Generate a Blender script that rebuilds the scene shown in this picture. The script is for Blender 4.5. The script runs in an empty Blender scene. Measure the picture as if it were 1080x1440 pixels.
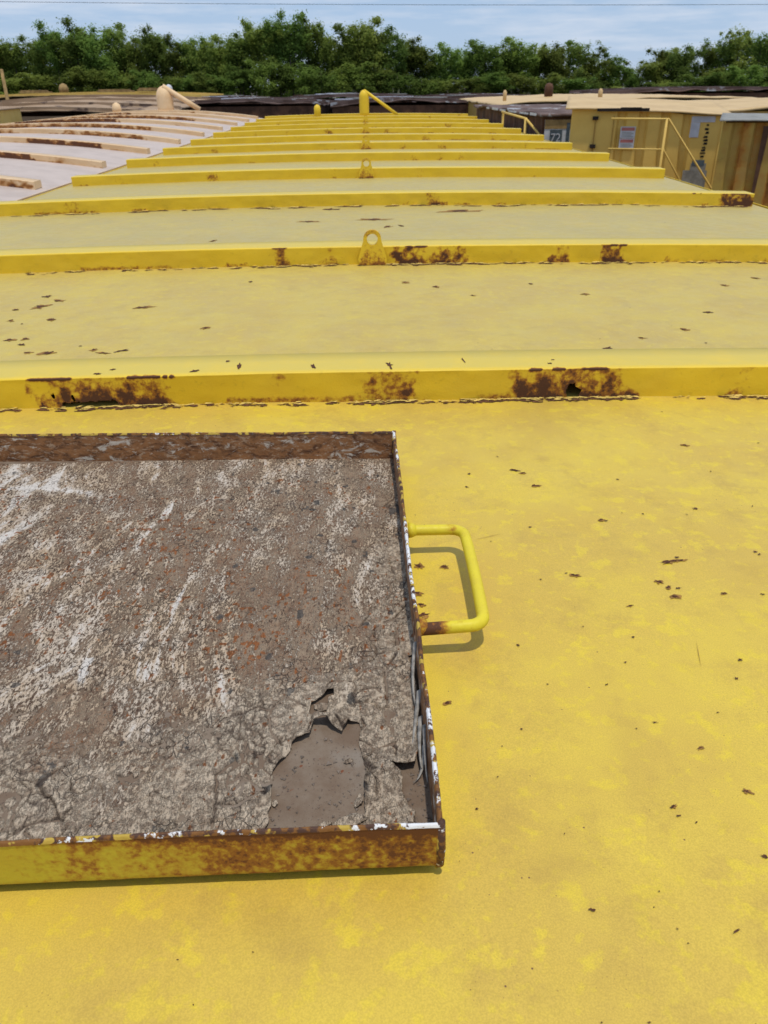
import bpy, bmesh, math, random
import numpy as np
from mathutils import Matrix, Vector
random.seed(7); rng = np.random.RandomState(11)
R = 2.7                      # height of the yellow roof's crown above the ground
sc = bpy.context.scene
COL = sc.collection
# ------------------------------------------------------------------ camera
cd = bpy.data.cameras.new('camera'); cam = bpy.data.objects.new('camera', cd); COL.objects.link(cam)
cd.sensor_fit = 'VERTICAL'; cd.sensor_height = 9.0; cd.lens = 6.8
cd.clip_start = 0.02; cd.clip_end = 3000
cam.matrix_world = (Matrix.Translation((-.036, 0, R + 1.0)) @ Matrix.Rotation(math.radians(-.89), 4, 'Z')
                    @ Matrix.Rotation(math.radians(90 - 28.9), 4, 'X') @ Matrix.Rotation(math.radians(-.7), 4, 'Z'))
cd.dof.use_dof = True; cd.dof.focus_distance = 1.7; cd.dof.aperture_fstop = 2.4
sc.camera = cam
# ------------------------------------------------------------------ sky and sun
SUN_EL, SUN_AZ = math.radians(78), math.radians(152)      # azimuth from +Y (ahead) towards +X (right)
w = bpy.data.worlds.new('World'); sc.world = w; w.use_nodes = True
nt = w.node_tree; nt.nodes.clear()
out = nt.nodes.new('ShaderNodeOutputWorld'); bg = nt.nodes.new('ShaderNodeBackground')
sky = nt.nodes.new('ShaderNodeTexSky'); sky.sky_type = 'NISHITA'; sky.sun_disc = False
sky.sun_elevation = SUN_EL; sky.sun_rotation = SUN_AZ
sky.air_density = 1.0; sky.dust_density = 0.2; sky.ozone_density = 2.0
tc = nt.nodes.new('ShaderNodeTexCoord'); mp = nt.nodes.new('ShaderNodeMapping'); mp.inputs['Scale'].default_value = (1.6, 1.6, 13)
nz = nt.nodes.new('ShaderNodeTexNoise'); nz.inputs['Scale'].default_value = 4.5; nz.inputs['Detail'].default_value = 7; nz.inputs['Roughness'].default_value = .6
rp = nt.nodes.new('ShaderNodeValToRGB'); rp.color_ramp.elements[0].position = .43; rp.color_ramp.elements[1].position = .66
rp.color_ramp.elements[0].color = (0, 0, 0, 1); rp.color_ramp.elements[1].color = (.75, .75, .75, 1)
mx = nt.nodes.new('ShaderNodeMix'); mx.data_type = 'RGBA'; mx.inputs[7].default_value = (3.7, 4.1, 4.75, 1)
veil = nt.nodes.new('ShaderNodeMix'); veil.data_type = 'RGBA'; veil.inputs[0].default_value = .88; veil.inputs[7].default_value = (2.0, 2.75, 4.0, 1)   # thin high haze over the whole sky
nt.links.new(tc.outputs['Generated'], mp.inputs[0]); nt.links.new(mp.outputs[0], nz.inputs['Vector'])
nt.links.new(nz.outputs[0], rp.inputs[0]); nt.links.new(rp.outputs[0], mx.inputs[0])
nt.links.new(sky.outputs[0], veil.inputs[6]); nt.links.new(veil.outputs[2], mx.inputs[6]); nt.links.new(mx.outputs[2], bg.inputs[0])
bg.inputs[1].default_value = .15
nt.links.new(bg.outputs[0], out.inputs[0])
sd = bpy.data.lights.new('sun', 'SUN'); so = bpy.data.objects.new('sun', sd); COL.objects.link(so)
sd.energy = 2.2; sd.angle = math.radians(1.6); sd.color = (1, .94, .84)
sv = Vector((math.sin(SUN_AZ) * math.cos(SUN_EL), math.cos(SUN_AZ) * math.cos(SUN_EL), math.sin(SUN_EL)))
so.rotation_euler = sv.to_track_quat('Z', 'Y').to_euler(); so.location = (0, 0, 40)
sc.view_settings.view_transform = 'Standard'; sc.view_settings.look = 'None'
sc.view_settings.exposure = 0.25; sc.view_settings.gamma = 1
sc.render.engine = 'CYCLES'

# ------------------------------------------------------------------ node helper
class NB:
    def __init__(s, name, rough=.6, spec=.3):
        s.m = bpy.data.materials.new(name); s.m.use_nodes = True; s.t = s.m.node_tree
        s.b = s.t.nodes['Principled BSDF']; s.b.inputs['Roughness'].default_value = rough
        s.b.inputs['Specular IOR Level'].default_value = spec
        s.co = s.t.nodes.new('ShaderNodeTexCoord').outputs['Object']
    def put(s, sock, v):
        if hasattr(v, 'links') or hasattr(v, 'is_linked'): s.t.links.new(v, sock)
        elif isinstance(v, (tuple, list)) and len(v) == 3 and sock.type == 'RGBA': sock.default_value = (*v, 1)
        else: sock.default_value = v
    def new(s, t): return s.t.nodes.new(t)
    def map(s, vec=None, scale=(1, 1, 1), rot=(0, 0, 0), loc=(0, 0, 0)):
        n = s.new('ShaderNodeMapping'); s.put(n.inputs[0], vec or s.co); n.inputs['Scale'].default_value = scale
        n.inputs['Rotation'].default_value = rot; n.inputs['Location'].default_value = loc; return n.outputs[0]
    def noise(s, scale, detail=4, rough=.55, vec=None, dist=0):
        n = s.new('ShaderNodeTexNoise'); s.put(n.inputs['Vector'], vec or s.co); n.inputs['Scale'].default_value = scale
        n.inputs['Detail'].default_value = detail; n.inputs['Roughness'].default_value = rough; n.inputs['Distortion'].default_value = dist
        return n.outputs[0]
    def vor(s, scale, feature='F1', vec=None, rnd=1):
        n = s.new('ShaderNodeTexVoronoi'); n.feature = feature; s.put(n.inputs['Vector'], vec or s.co); n.inputs['Scale'].default_value = scale
        n.inputs['Randomness'].default_value = rnd; return n.outputs[0]
    def step(s, v, a, b, lo=0., hi=1.):
        n = s.new('ShaderNodeMapRange'); n.interpolation_type = 'SMOOTHSTEP'; s.put(n.inputs[0], v)
        n.inputs[1].default_value = a; n.inputs[2].default_value = b; n.inputs[3].default_value = lo; n.inputs[4].default_value = hi
        return n.outputs[0]
    def mathn(s, op, a, b=0., c=None):
        n = s.new('ShaderNodeMath'); n.operation = op; s.put(n.inputs[0], a); s.put(n.inputs[1], b)
        if c is not None: s.put(n.inputs[2], c)
        return n.outputs[0]
    def mul(s, a, b): return s.mathn('MULTIPLY', a, b)
    def add(s, a, b): return s.mathn('ADD', a, b)
    def mix(s, f, a, b, mode='MIX'):
        n = s.new('ShaderNodeMix'); n.data_type = 'RGBA'; n.blend_type = mode
        s.put(n.inputs[0], f); s.put(n.inputs[6], a); s.put(n.inputs[7], b); return n.outputs[2]
    def attr(s, name):
        n = s.new('ShaderNodeAttribute'); n.attribute_name = name; return n.outputs['Fac']
    def xyz(s, vec=None):
        n = s.new('ShaderNodeSeparateXYZ'); s.put(n.inputs[0], vec or s.co); return n.outputs
    def rand(s): return s.new('ShaderNodeObjectInfo').outputs['Random']
    def bump(s, h, strength, dist=.01):
        n = s.new('ShaderNodeBump'); s.put(n.inputs['Height'], h); n.inputs['Strength'].default_value = strength; n.inputs['Distance'].default_value = dist
        s.t.links.new(n.outputs[0], s.b.inputs['Normal'])
    def out(s, col, rough=None):
        s.put(s.b.inputs['Base Color'], col)
        if rough is not None: s.put(s.b.inputs['Roughness'], rough)
        return s.m

RUST_O, RUST_M, RUST_D = (.40, .15, .016), (.23, .078, .016), (.075, .03, .016)
def rustify(n, col, scale=45, amount=.8, RUST_O=RUST_O, RUST_M=RUST_M, RUST_D=RUST_D):
    k = n.attr('rust'); v0 = n.noise(scale, 6, .62); v1 = n.noise(scale * 2.6, 4, .6)
    off = n.mul(n.add(k, -1.0), .55)
    v = n.add(v0, off); vd = n.add(n.add(n.mul(v0, .6), n.mul(v1, .4)), off)
    col = n.mix(n.mul(n.step(v, .32, .62), amount), col, RUST_O)
    col = n.mix(n.mul(n.step(v, .50, .68), .85), col, RUST_M)
    return n.mix(n.mul(n.step(vd, .63, .75), .9), col, RUST_D), vd

def roof_paint(name, tan, yel, bright, stain, sheen=.08):
    n = NB(name, .5, .5)
    col = n.mix(n.step(n.noise(2.2, 6, .6), .36, .64), tan, yel)
    sp = n.mul(n.step(n.noise(19, 5, .6), .54, .64), .6)
    col = n.mix(sp, col, bright)
    sp2 = n.mul(n.step(n.noise(42, 2, .5), .60, .70), .45)
    col = n.mix(sp2, col, bright)
    col = n.mix(n.mul(n.step(n.noise(8, 8, .72), .48, .70), .65), col, stain)
    sm = n.mul(n.step(n.noise(3.1, 7, .62, vec=n.map(scale=(1, .45, 1), rot=(0, 0, .5))), .56, .72), .35)
    col = n.mix(sm, col, stain)
    # cleaner yellow washed by the rain beside the tray's right wall
    X, Y, _ = n.xyz(); wob = n.mul(n.add(n.noise(9, 4), -.5), .12)
    strip = n.mul(n.step(n.add(X, wob), .02, .13, 1, 0), n.mul(n.step(Y, .70, .8), n.step(n.add(Y, wob), 1.9, 2.15, 1, 0)))
    col = n.mix(n.mul(strip, .75), col, bright)
    # panels beyond the first rib mix towards dull khaki, more past the second
    khaki = n.add(n.step(Y, 2.64, 2.68, 0, .34), n.step(Y, 5.1, 5.14, 0, .30))
    col = n.mix(n.mul(khaki, n.step(n.noise(3.5, 6, .62), .25, .65, .75, 1.15)), col, (.41, .335, .115))
    gr = n.step(n.noise(420, 2, .6), .3, .7, .88, 1.08)
    n2 = n.new('ShaderNodeHueSaturation'); n.put(n2.inputs['Value'], gr); n.put(n2.inputs['Color'], col); col = n2.outputs[0]
    specks = n.mul(n.step(n.vor(46), .05, .085, 1, 0), n.step(n.noise(5, 2), .56, .60))
    col = n.mix(specks, col, (.16, .07, .025))
    specks2 = n.mul(n.step(n.vor(120), .07, .12, 1, 0), n.step(n.noise(8, 2, vec=n.map(loc=(3, 1, 0))), .55, .6))
    col = n.mix(n.mul(specks2, .7), col, (.25, .13, .03))
    col, _ = rustify(n, col, 30)
    n.bump(n.add(n.noise(260, 4), n.mul(n.noise(15, 3), .3)), .06, .004)
    b = n.b; b.inputs['Sheen Weight'].default_value = sheen; b.inputs['Sheen Roughness'].default_value = .35
    b.inputs['Sheen Tint'].default_value = (1, .97, .9, 1)
    return n.out(col, n.step(n.noise(12, 4), .3, .7, .42, .56))
def plain_paint(name, base, other, rough=.5, scale=6, sheen=0., amount=.8, rs=45, pal=(RUST_O, RUST_M, RUST_D), dust=(.62, .465, .075)):
    n = NB(name, rough, .35)
    col = n.mix(n.step(n.noise(scale, 6, .6), .38, .66), base, other)
    col = n.mix(n.mul(n.step(n.noise(scale * 9, 4, .6), .58, .72), .35), col, tuple(c * .72 for c in other))
    col = n.mix(n.mul(n.attr('dust'), n.step(n.noise(9, 4), .25, .6, .65, 1)), col, dust)
    col, v = rustify(n, col, rs, amount, *pal)
    n.bump(n.add(n.noise(180, 3), n.mul(v, 1.5)), .15, .004)
    n.b.inputs['Sheen Weight'].default_value = sheen
    return n.out(col, n.step(v, .2, .6, rough, .8))

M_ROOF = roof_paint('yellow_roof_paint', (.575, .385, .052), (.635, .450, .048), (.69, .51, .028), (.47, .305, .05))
M_RIB = plain_paint('yellow_rib_paint', (.80, .54, .026), (.75, .50, .03), .5, 5, .0)
M_HANDLE = plain_paint('yellow_handle_paint', (.70, .57, .028), (.64, .50, .03), .5, 14, 0, .8, 60)
M_WALLY = plain_paint('rusty_yellow_wall_paint', (.52, .42, .03), (.50, .36, .03), .38, 9, 0, .72, 75, ((.38, .155, .012), (.25, .085, .012), (.12, .04, .012)))
M_WROOF = plain_paint('white_roof_paint', (.53, .43, .37), (.46, .37, .315), .6, 2.5, .05)
M_WRIB = plain_paint('tan_rib_paint', (.80, .57, .33), (.72, .47, .24), .6, 2.0, .0, .9, 6, (RUST_O, (.22, .08, .022), (.12, .045, .02)), (.60, .42, .24))
M_BEIGE = plain_paint('beige_roof_paint', (.60, .42, .20), (.52, .355, .165), .6, 1.5, 0, .8, 8)
M_OCHRE = plain_paint('ochre_wall_paint', (.74, .50, .125), (.66, .43, .10), .6, 1.2, 0, .9, 5)
M_OLIVE = plain_paint('dull_ochre_wall_paint', (.44, .285, .055), (.37, .21, .05), .65, 1.5, 0, .9, 4)

def flat(name, c, rough=.7, var=.25, scale=8):
    n = NB(name, rough, .3); d = tuple(x * (1 - var) for x in c)
    col = n.mix(n.step(n.noise(scale, 5, .6), .35, .65), c, d); n.bump(n.noise(scale * 8, 3), .15, .01); return n.out(col)
M_CHIP = flat('rust_chip', (.115, .046, .022), .95, .5, 90)
M_CHIPSOFT = flat('orange_rust_chip', (.36, .19, .045), .85, .4, 60)
M_LINE = flat('brown_rust_line', (.17, .075, .035), .85, .55, 70)
M_CRUMB = flat('paint_crumb', (.25, .195, .155), .85, .4, 40)
M_FLAKE = flat('pale_paint_flake', (.74, .53, .14), .7, .35, 40)
M_DARKIN = flat('dark_steel', (.03, .022, .018), .9, .4, 12)
M_WHITE = flat('white_enamel', (.62, .63, .66), .6, .25, 5)
M_GREY = flat('grey_patch', (.30, .29, .26), .7, .35, 9)
M_BLUEGREY = flat('pale_plate', (.55, .57, .63), .6, .2, 6)
M_BLACK = flat('black_lettering', (.02, .02, .02), .7, .2, 6)
M_RED = flat('red_lettering', (.45, .16, .14), .6, .2, 6)
M_SLATE = flat('slate_panel', (.10, .13, .15), .5, .3, 6)
M_BROWN = flat('rust_brown_steel', (.13, .060, .032), .8, .55, 2.2)
M_TIMBER = flat('weathered_timber', (.38, .25, .10), .8, .4, 4)
M_GRAVEL = flat('gravel', (.22, .19, .15), .95, .4, 1.5)
def mixed_rust(name, a, b, c, scale):
    n = NB(name, .8, .25)
    col = n.mix(n.step(n.noise(scale, 6, .65, vec=n.map(scale=(1, .5, 1))), .42, .56), a, b)
    col = n.mix(n.step(n.noise(scale * 1.7, 5, .6, vec=n.map(loc=(4, 2, 1))), .58, .64), col, c)
    n.bump(n.noise(scale * 6, 4), .3, .02); return n.out(col)
M_RUSTROOF = mixed_rust('rusty_roof_steel', (.085, .05, .04), (.15, .10, .085), (.36, .36, .37), .7)
M_LEFTROOF = mixed_rust('tan_rusty_roof', (.36, .25, .16), (.30, .20, .12), (.11, .07, .05), .5)
# inner wall of the tray: marbled rust with remains of white paint
n = NB('marbled_rust', .75, .3)
wv = n.map(scale=(1, 1, 2.2))
col = n.mix(n.step(n.noise(24, 7, .7, wv, .6), .34, .58), (.09, .038, .018), (.31, .14, .052))
col = n.mix(n.step(n.noise(42, 7, .68, wv, .7), .52, .66), col, (.42, .28, .17))
col = n.mix(n.step(n.noise(17, 8, .74, n.map(loc=(2.2, 0, 1), scale=(1, 1, 2)), .6), .55, .63), col, (.60, .52, .41))
n.bump(n.noise(60, 5), .4, .004); M_INNER = n.out(col)
# worn rim: rust, yellow and white chips
n = NB('chipped_rim', .7, .3)
col = n.mix(n.step(n.noise(60, 4, .6), .45, .55), (.075, .035, .022), (.20, .085, .02))
col = n.mix(n.step(n.noise(38, 3, .5), .54, .58), col, (.46, .31, .05))
k = n.add(n.noise(55, 5, .7, n.map(loc=(1, 5, 2))), n.attr('white'))
col = n.mix(n.step(k, .58, .62), col, (.72, .71, .70))
n.bump(n.noise(90, 4), .5, .004); M_RIM = n.out(col)
# bare tray floor
n = NB('bare_tray_floor', .9, .05)
col = n.mix(n.step(n.noise(14, 7, .65), .35, .65), (.165, .115, .080), (.215, .165, .122))
col = n.mix(n.mul(n.step(n.noise(7, 4), .55, .7), .6), col, (.24, .205, .17))
col = n.mix(n.step(n.noise(65, 3), .66, .72), col, (.17, .062, .032))
col = n.mix(n.step(n.noise(240, 3), .62, .7), col, (.10, .07, .058))
n.bump(n.noise(120, 6, .7), .5, .004); M_BARE = n.out(col)
# peeling paint layer of the tray floor; the attributes say where paint, rust and lichen are
n = NB('peeling_paint', .85, .08)
wv = n.map(rot=(0, 0, -.06), scale=(1, .30, 1)); fine = n.noise(95, 6, .68, wv, .6); fine2 = n.noise(330, 4, .65)
fleck = n.noise(230, 5, .72, n.map(rot=(0, 0, -.25), scale=(1, .42, 1)), .5)
W = n.attr('white'); X_, Y_, Z_ = n.xyz()
base = n.mix(n.step(n.add(n.noise(20, 6, .65), n.mul(X_, .12)), .36, .64), (.225, .135, .082), (.285, .205, .138))
base = n.mix(n.mul(n.step(n.noise(60, 6, .7, wv), .5, .64), .5), base, (.14, .072, .045))
base = n.mix(n.mul(n.step(fine2, .48, .68), .5), base, (.36, .285, .215))
base = n.mix(n.mul(n.step(fleck, .36, .49, 1, 0), .9), base, (.055, .034, .026))
mott = n.add(n.mul(n.add(fleck, -.5), 3.6), n.add(n.mul(n.add(fine, -.5), 1.5), n.mul(n.add(fine2, -.5), .8)))
wm = n.mul(n.step(n.add(n.mul(W, .54), mott), .0, .38), .88)
tint = n.mix(n.step(n.noise(11, 4), .38, .62), (.54, .445, .345), (.48, .36, .245))
tint = n.mix(n.step(n.add(W, n.mul(mott, .5)), .72, 1.25), tint, (.64, .59, .53))
col = n.mix(wm, base, tint)
K = n.attr('plate')
pc = n.mix(n.step(n.noise(60, 6, .7), .44, .58), (.52, .42, .31), (.27, .205, .148))
pc = n.mix(n.mul(n.step(n.noise(150, 5, .7), .54, .64), .6), pc, (.125, .098, .078))
pm = n.step(n.add(K, n.mul(n.add(n.noise(75, 5, .7), -.5), 1.3)), .40, .60)
col = n.mix(n.mul(pm, .85), col, pc)
ru = n.add(n.attr('rust'), n.mul(n.add(n.noise(120, 4, .65), -.5), 1.0))
col = n.mix(n.mul(n.step(ru, .34, .80), .85), col, (.25, .085, .026))
dk = n.add(n.attr('dark'), n.mul(n.add(n.noise(150, 4, .65), -.5), .9))
col = n.mix(n.mul(n.step(dk, .46, .68), .8), col, (.075, .072, .068))
wn = n.new('ShaderNodeTexNoise'); wn.inputs['Scale'].default_value = 38; wn.inputs['Detail'].default_value = 4; n.put(wn.inputs['Vector'], n.co)
va = n.new('ShaderNodeVectorMath'); va.operation = 'MULTIPLY_ADD'; n.put(va.inputs[0], wn.outputs[1]); va.inputs[1].default_value = (.035, .035, 0); n.put(va.inputs[2], n.co)
crk = n.step(n.vor(58, 'DISTANCE_TO_EDGE', n.map(va.outputs[0], scale=(1, .6, .1), rot=(0, 0, -.2))), .0, .045, 1, 0)
crk = n.mul(crk, n.step(n.noise(14, 3), .50, .62))
col = n.mix(n.mul(crk, .6), col, (.09, .06, .048))
col = n.mix(n.mul(n.attr('crack'), .85), col, (.06, .042, .034))
n.bump(n.add(n.add(n.mul(wm, .5), n.mul(fine2, .5)), n.add(n.mul(crk, -1.0), n.mul(fine, .9))), 1.0, .004)
M_LAYER = n.out(col)
def leafmat(name, a, b):
    n = NB(name, .8, .05); o = n.rand()
    col = n.mix(n.step(n.noise(.9, 3), .35, .65), a, b)
    h = n.new('ShaderNodeHueSaturation'); n.put(h.inputs['Value'], n.step(o, 0, 1, .75, 1.4)); n.put(h.inputs['Hue'], n.step(n.mathn('FRACT', n.mul(o, 7.3)), 0, 1, .475, .515)); n.put(h.inputs['Color'], col)
    tr = n.new('ShaderNodeBsdfTranslucent'); ms = n.new('ShaderNodeMixShader'); ms.inputs[0].default_value = .6
    n.put(tr.inputs[0], h.outputs[0]); n.out(h.outputs[0])
    o2 = n.t.nodes['Material Output']; n.t.links.new(n.b.outputs[0], ms.inputs[1]); n.t.links.new(tr.outputs[0], ms.inputs[2]); n.t.links.new(ms.outputs[0], o2.inputs[0])
    return n.m
M_LEAF = leafmat('leaves', (.20, .27, .055), (.155, .22, .05))
M_BARK = flat('bark', (.09, .075, .06), .9, .4, 3)

# ------------------------------------------------------------------ object helpers
def link(name, me, mat, parent=None, **p):
    o = bpy.data.objects.new(name, me); COL.objects.link(o)
    if mat is not None and len(me.materials) == 0: me.materials.append(mat)
    if parent is not None: o.parent = parent
    for k, v in p.items(): o[k] = v
    return o
def thing(name, label, cat, loc=(0, 0, 0), rz=0, group=None):
    o = bpy.data.objects.new(name, None); COL.objects.link(o); o.location = loc; o.rotation_euler = (0, 0, rz); o.empty_display_size = .2
    o['label'] = label; o['category'] = cat
    if group: o['group'] = group
    return o
def pymesh(name, v, f, smooth=False):
    me = bpy.data.meshes.new(name); me.from_pydata([tuple(map(float, q)) for q in v], [], f); me.update()
    if smooth: me.polygons.foreach_set('use_smooth', [True] * len(me.polygons))
    return me
def setattr_f(me, name, arr):
    a = me.attributes.new(name, 'FLOAT', 'POINT'); a.data.foreach_set('value', np.ascontiguousarray(arr, dtype=np.float32).ravel())
class MB:
    """collects boxes, tubes, lathes and polygons into one mesh"""
    def __init__(s): s.v = []; s.f = []
    def box(s, x0, x1, y0, y1, z0, z1, rz=0, piv=None):
        b = len(s.v); P = [(x, y, z) for z in (z0, z1) for y in (y0, y1) for x in (x0, x1)]
        if rz:
            cx, cy = piv or ((x0 + x1) / 2, (y0 + y1) / 2); c, q = math.cos(rz), math.sin(rz)
            P = [(cx + (x - cx) * c - (y - cy) * q, cy + (x - cx) * q + (y - cy) * c, z) for x, y, z in P]
        s.v += P; s.f += [tuple(b + i for i in t) for t in ((0, 2, 3, 1), (4, 5, 7, 6), (0, 1, 5, 4), (2, 6, 7, 3), (0, 4, 6, 2), (1, 3, 7, 5))]; return s
    def tube(s, pts, r, n=12):
        pts = [Vector(p) for p in pts]; rs = r if isinstance(r, (list, tuple)) else [r] * len(pts); b = len(s.v); up = None
        for i, p in enumerate(pts):
            t = (pts[min(i + 1, len(pts) - 1)] - pts[max(i - 1, 0)]).normalized()
            if up is None: up = t.orthogonal().normalized()
            up = (up - t * up.dot(t)).normalized(); sd_ = t.cross(up)
            for k in range(n):
                a = 2 * math.pi * k / n; s.v.append(tuple(p + (up * math.cos(a) + sd_ * math.sin(a)) * rs[i]))
        for i in range(len(pts) - 1):
            for k in range(n): s.f.append((b + i * n + k, b + i * n + (k + 1) % n, b + (i + 1) * n + (k + 1) % n, b + (i + 1) * n + k))
        s.f.append(tuple(b + k for k in range(n))[::-1]); e = b + (len(pts) - 1) * n; s.f.append(tuple(e + k for k in range(n))); return s
    def poly(s, pts):
        b = len(s.v); s.v += [tuple(p) for p in pts]; s.f.append(tuple(range(b, b + len(pts)))); return s
    def build(s, name, mat, parent=None, smooth=False, **p): return link(name, pymesh(name, s.v, s.f, smooth), mat, parent, **p)

# ------------------------------------------------------------------ numpy noise
TAB = rng.rand(512, 512)
def vnoise(x, y):
    xi = np.floor(x).astype(int); yi = np.floor(y).astype(int); fx = x - xi; fy = y - yi
    fx = fx * fx * (3 - 2 * fx); fy = fy * fy * (3 - 2 * fy); g = lambda a, b: TAB[a % 512, b % 512]
    return (g(xi, yi) * (1 - fx) + g(xi + 1, yi) * fx) * (1 - fy) + (g(xi, yi + 1) * (1 - fx) + g(xi + 1, yi + 1) * fx) * fy
def fbm(x, y, o=5, r=.5):
    t = 0; a = 1; n_ = 0
    for i in range(o): t = t + a * vnoise(x * 2 ** i + 17.3 * i, y * 2 ** i + 9.1 * i); n_ += a; a *= r
    return t / n_
def worley(x, y):
    """distance to the cell edge (F2-F1) and a random number per cell"""
    xi = np.floor(x).astype(int); yi = np.floor(y).astype(int); f1 = np.full(x.shape, 9.); f2 = f1.copy(); cid = np.zeros(x.shape)
    dx1 = np.zeros(x.shape); dy1 = np.zeros(x.shape)
    for i in (-2, -1, 0, 1, 2):
        for j in (-2, -1, 0, 1, 2):
            a = TAB[(xi + i) % 512, (yi + j) % 512]; b = TAB[(xi + i + 91) % 512, (yi + j + 37) % 512]
            ex = xi + i + a - x; ey = yi + j + b - y; d = np.hypot(ex, ey); m = d < f1
            f2 = np.where(m, f1, np.minimum(f2, d)); cid = np.where(m, TAB[(xi + i + 11) % 512, (yi + j + 211) % 512], cid)
            dx1 = np.where(m, ex, dx1); dy1 = np.where(m, ey, dy1); f1 = np.where(m, d, f1)
    return f2 - f1, cid, dx1, dy1
def sst(v, a, b): t = np.clip((v - a) / (b - a), 0, 1); return t * t * (3 - 2 * t)
def poly_sdf(px, py, P):
    """signed distance, negative inside"""
    P = np.array(P); d = np.full(px.shape, 1e9); ins = np.zeros(px.shape, bool)
    for i in range(len(P)):
        a = P[i]; b = P[(i + 1) % len(P)]; e = b - a; wx = px - a[0]; wy = py - a[1]
        t = np.clip((wx * e[0] + wy * e[1]) / (e @ e), 0, 1); d = np.minimum(d, np.hypot(wx - e[0] * t, wy - e[1] * t))
        c = ((a[1] > py) != (b[1] > py)) & (px < (b[0] - a[0]) * (py - a[1]) / (b[1] - a[1] + 1e-12) + a[0]); ins ^= c
    return np.where(ins, -d, d)
def grid_mesh(name, U, V, XYZ, phi=None, attrs={}, smooth=True):
    """mesh over a regular (U,V) grid; faces where phi<0 are left out and the cut edge is snapped onto phi=0"""
    nv, nu = U.shape; P = np.stack(XYZ, -1)
    idx = np.arange(nu * nv).reshape(nv, nu)
    q = np.stack([idx[:-1, :-1], idx[:-1, 1:], idx[1:, 1:], idx[1:, :-1]], -1).reshape(-1, 4)
    if phi is not None:
        fm = (phi[:-1, :-1] + phi[:-1, 1:] + phi[1:, 1:] + phi[1:, :-1]).ravel() / 4; keep = fm > 0
        K = keep.reshape(nv - 1, nu - 1); cnt = np.zeros((nv, nu)); cnt[:-1, :-1] += K; cnt[:-1, 1:] += K; cnt[1:, 1:] += K; cnt[1:, :-1] += K
        bd = (cnt > 0) & (cnt < 4); bd[0] = bd[-1] = False; bd[:, 0] = bd[:, -1] = False
        gv, gu = np.gradient(phi); du = (U[0, 1] - U[0, 0]); dv = V[1, 0] - V[0, 0]; gu = gu / du; gv = gv / dv
        g2 = gu ** 2 + gv ** 2 + 1e-9; lim = .7
        su = np.clip(-phi * gu / g2 / du, -lim, lim) * bd; sv_ = np.clip(-phi * gv / g2 / dv, -lim, lim) * bd
        Pu = np.gradient(P, axis=1); Pv = np.gradient(P, axis=0)
        P = P + Pu * su[..., None] + Pv * sv_[..., None]; q = q[keep]
    used = np.unique(q); rm = np.full(nu * nv, -1); rm[used] = np.arange(len(used)); q = rm[q]
    me = bpy.data.meshes.new(name); me.vertices.add(len(used)); me.vertices.foreach_set('co', P.reshape(-1, 3)[used].astype(np.float32).ravel())
    me.loops.add(q.size); me.loops.foreach_set('vertex_index', q.astype(np.int32).ravel())
    me.polygons.add(len(q)); me.polygons.foreach_set('loop_start', np.arange(0, q.size, 4, dtype=np.int32))
    try: me.polygons.foreach_set('loop_total', np.full(len(q), 4, np.int32))
    except Exception: pass
    me.update(calc_edges=True)
    if smooth: me.polygons.foreach_set('use_smooth', np.ones(len(q), bool))
    for k, a in attrs.items(): setattr_f(me, k, np.asarray(a).reshape(-1)[used])
    return me

# ================================================================== ground
gx = MB(); gx.poly([(-900, -300, 0), (900, -300, 0), (900, 1500, 0), (-900, 1500, 0)])
gx.build('ground', M_GRAVEL, None, kind='structure')

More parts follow.
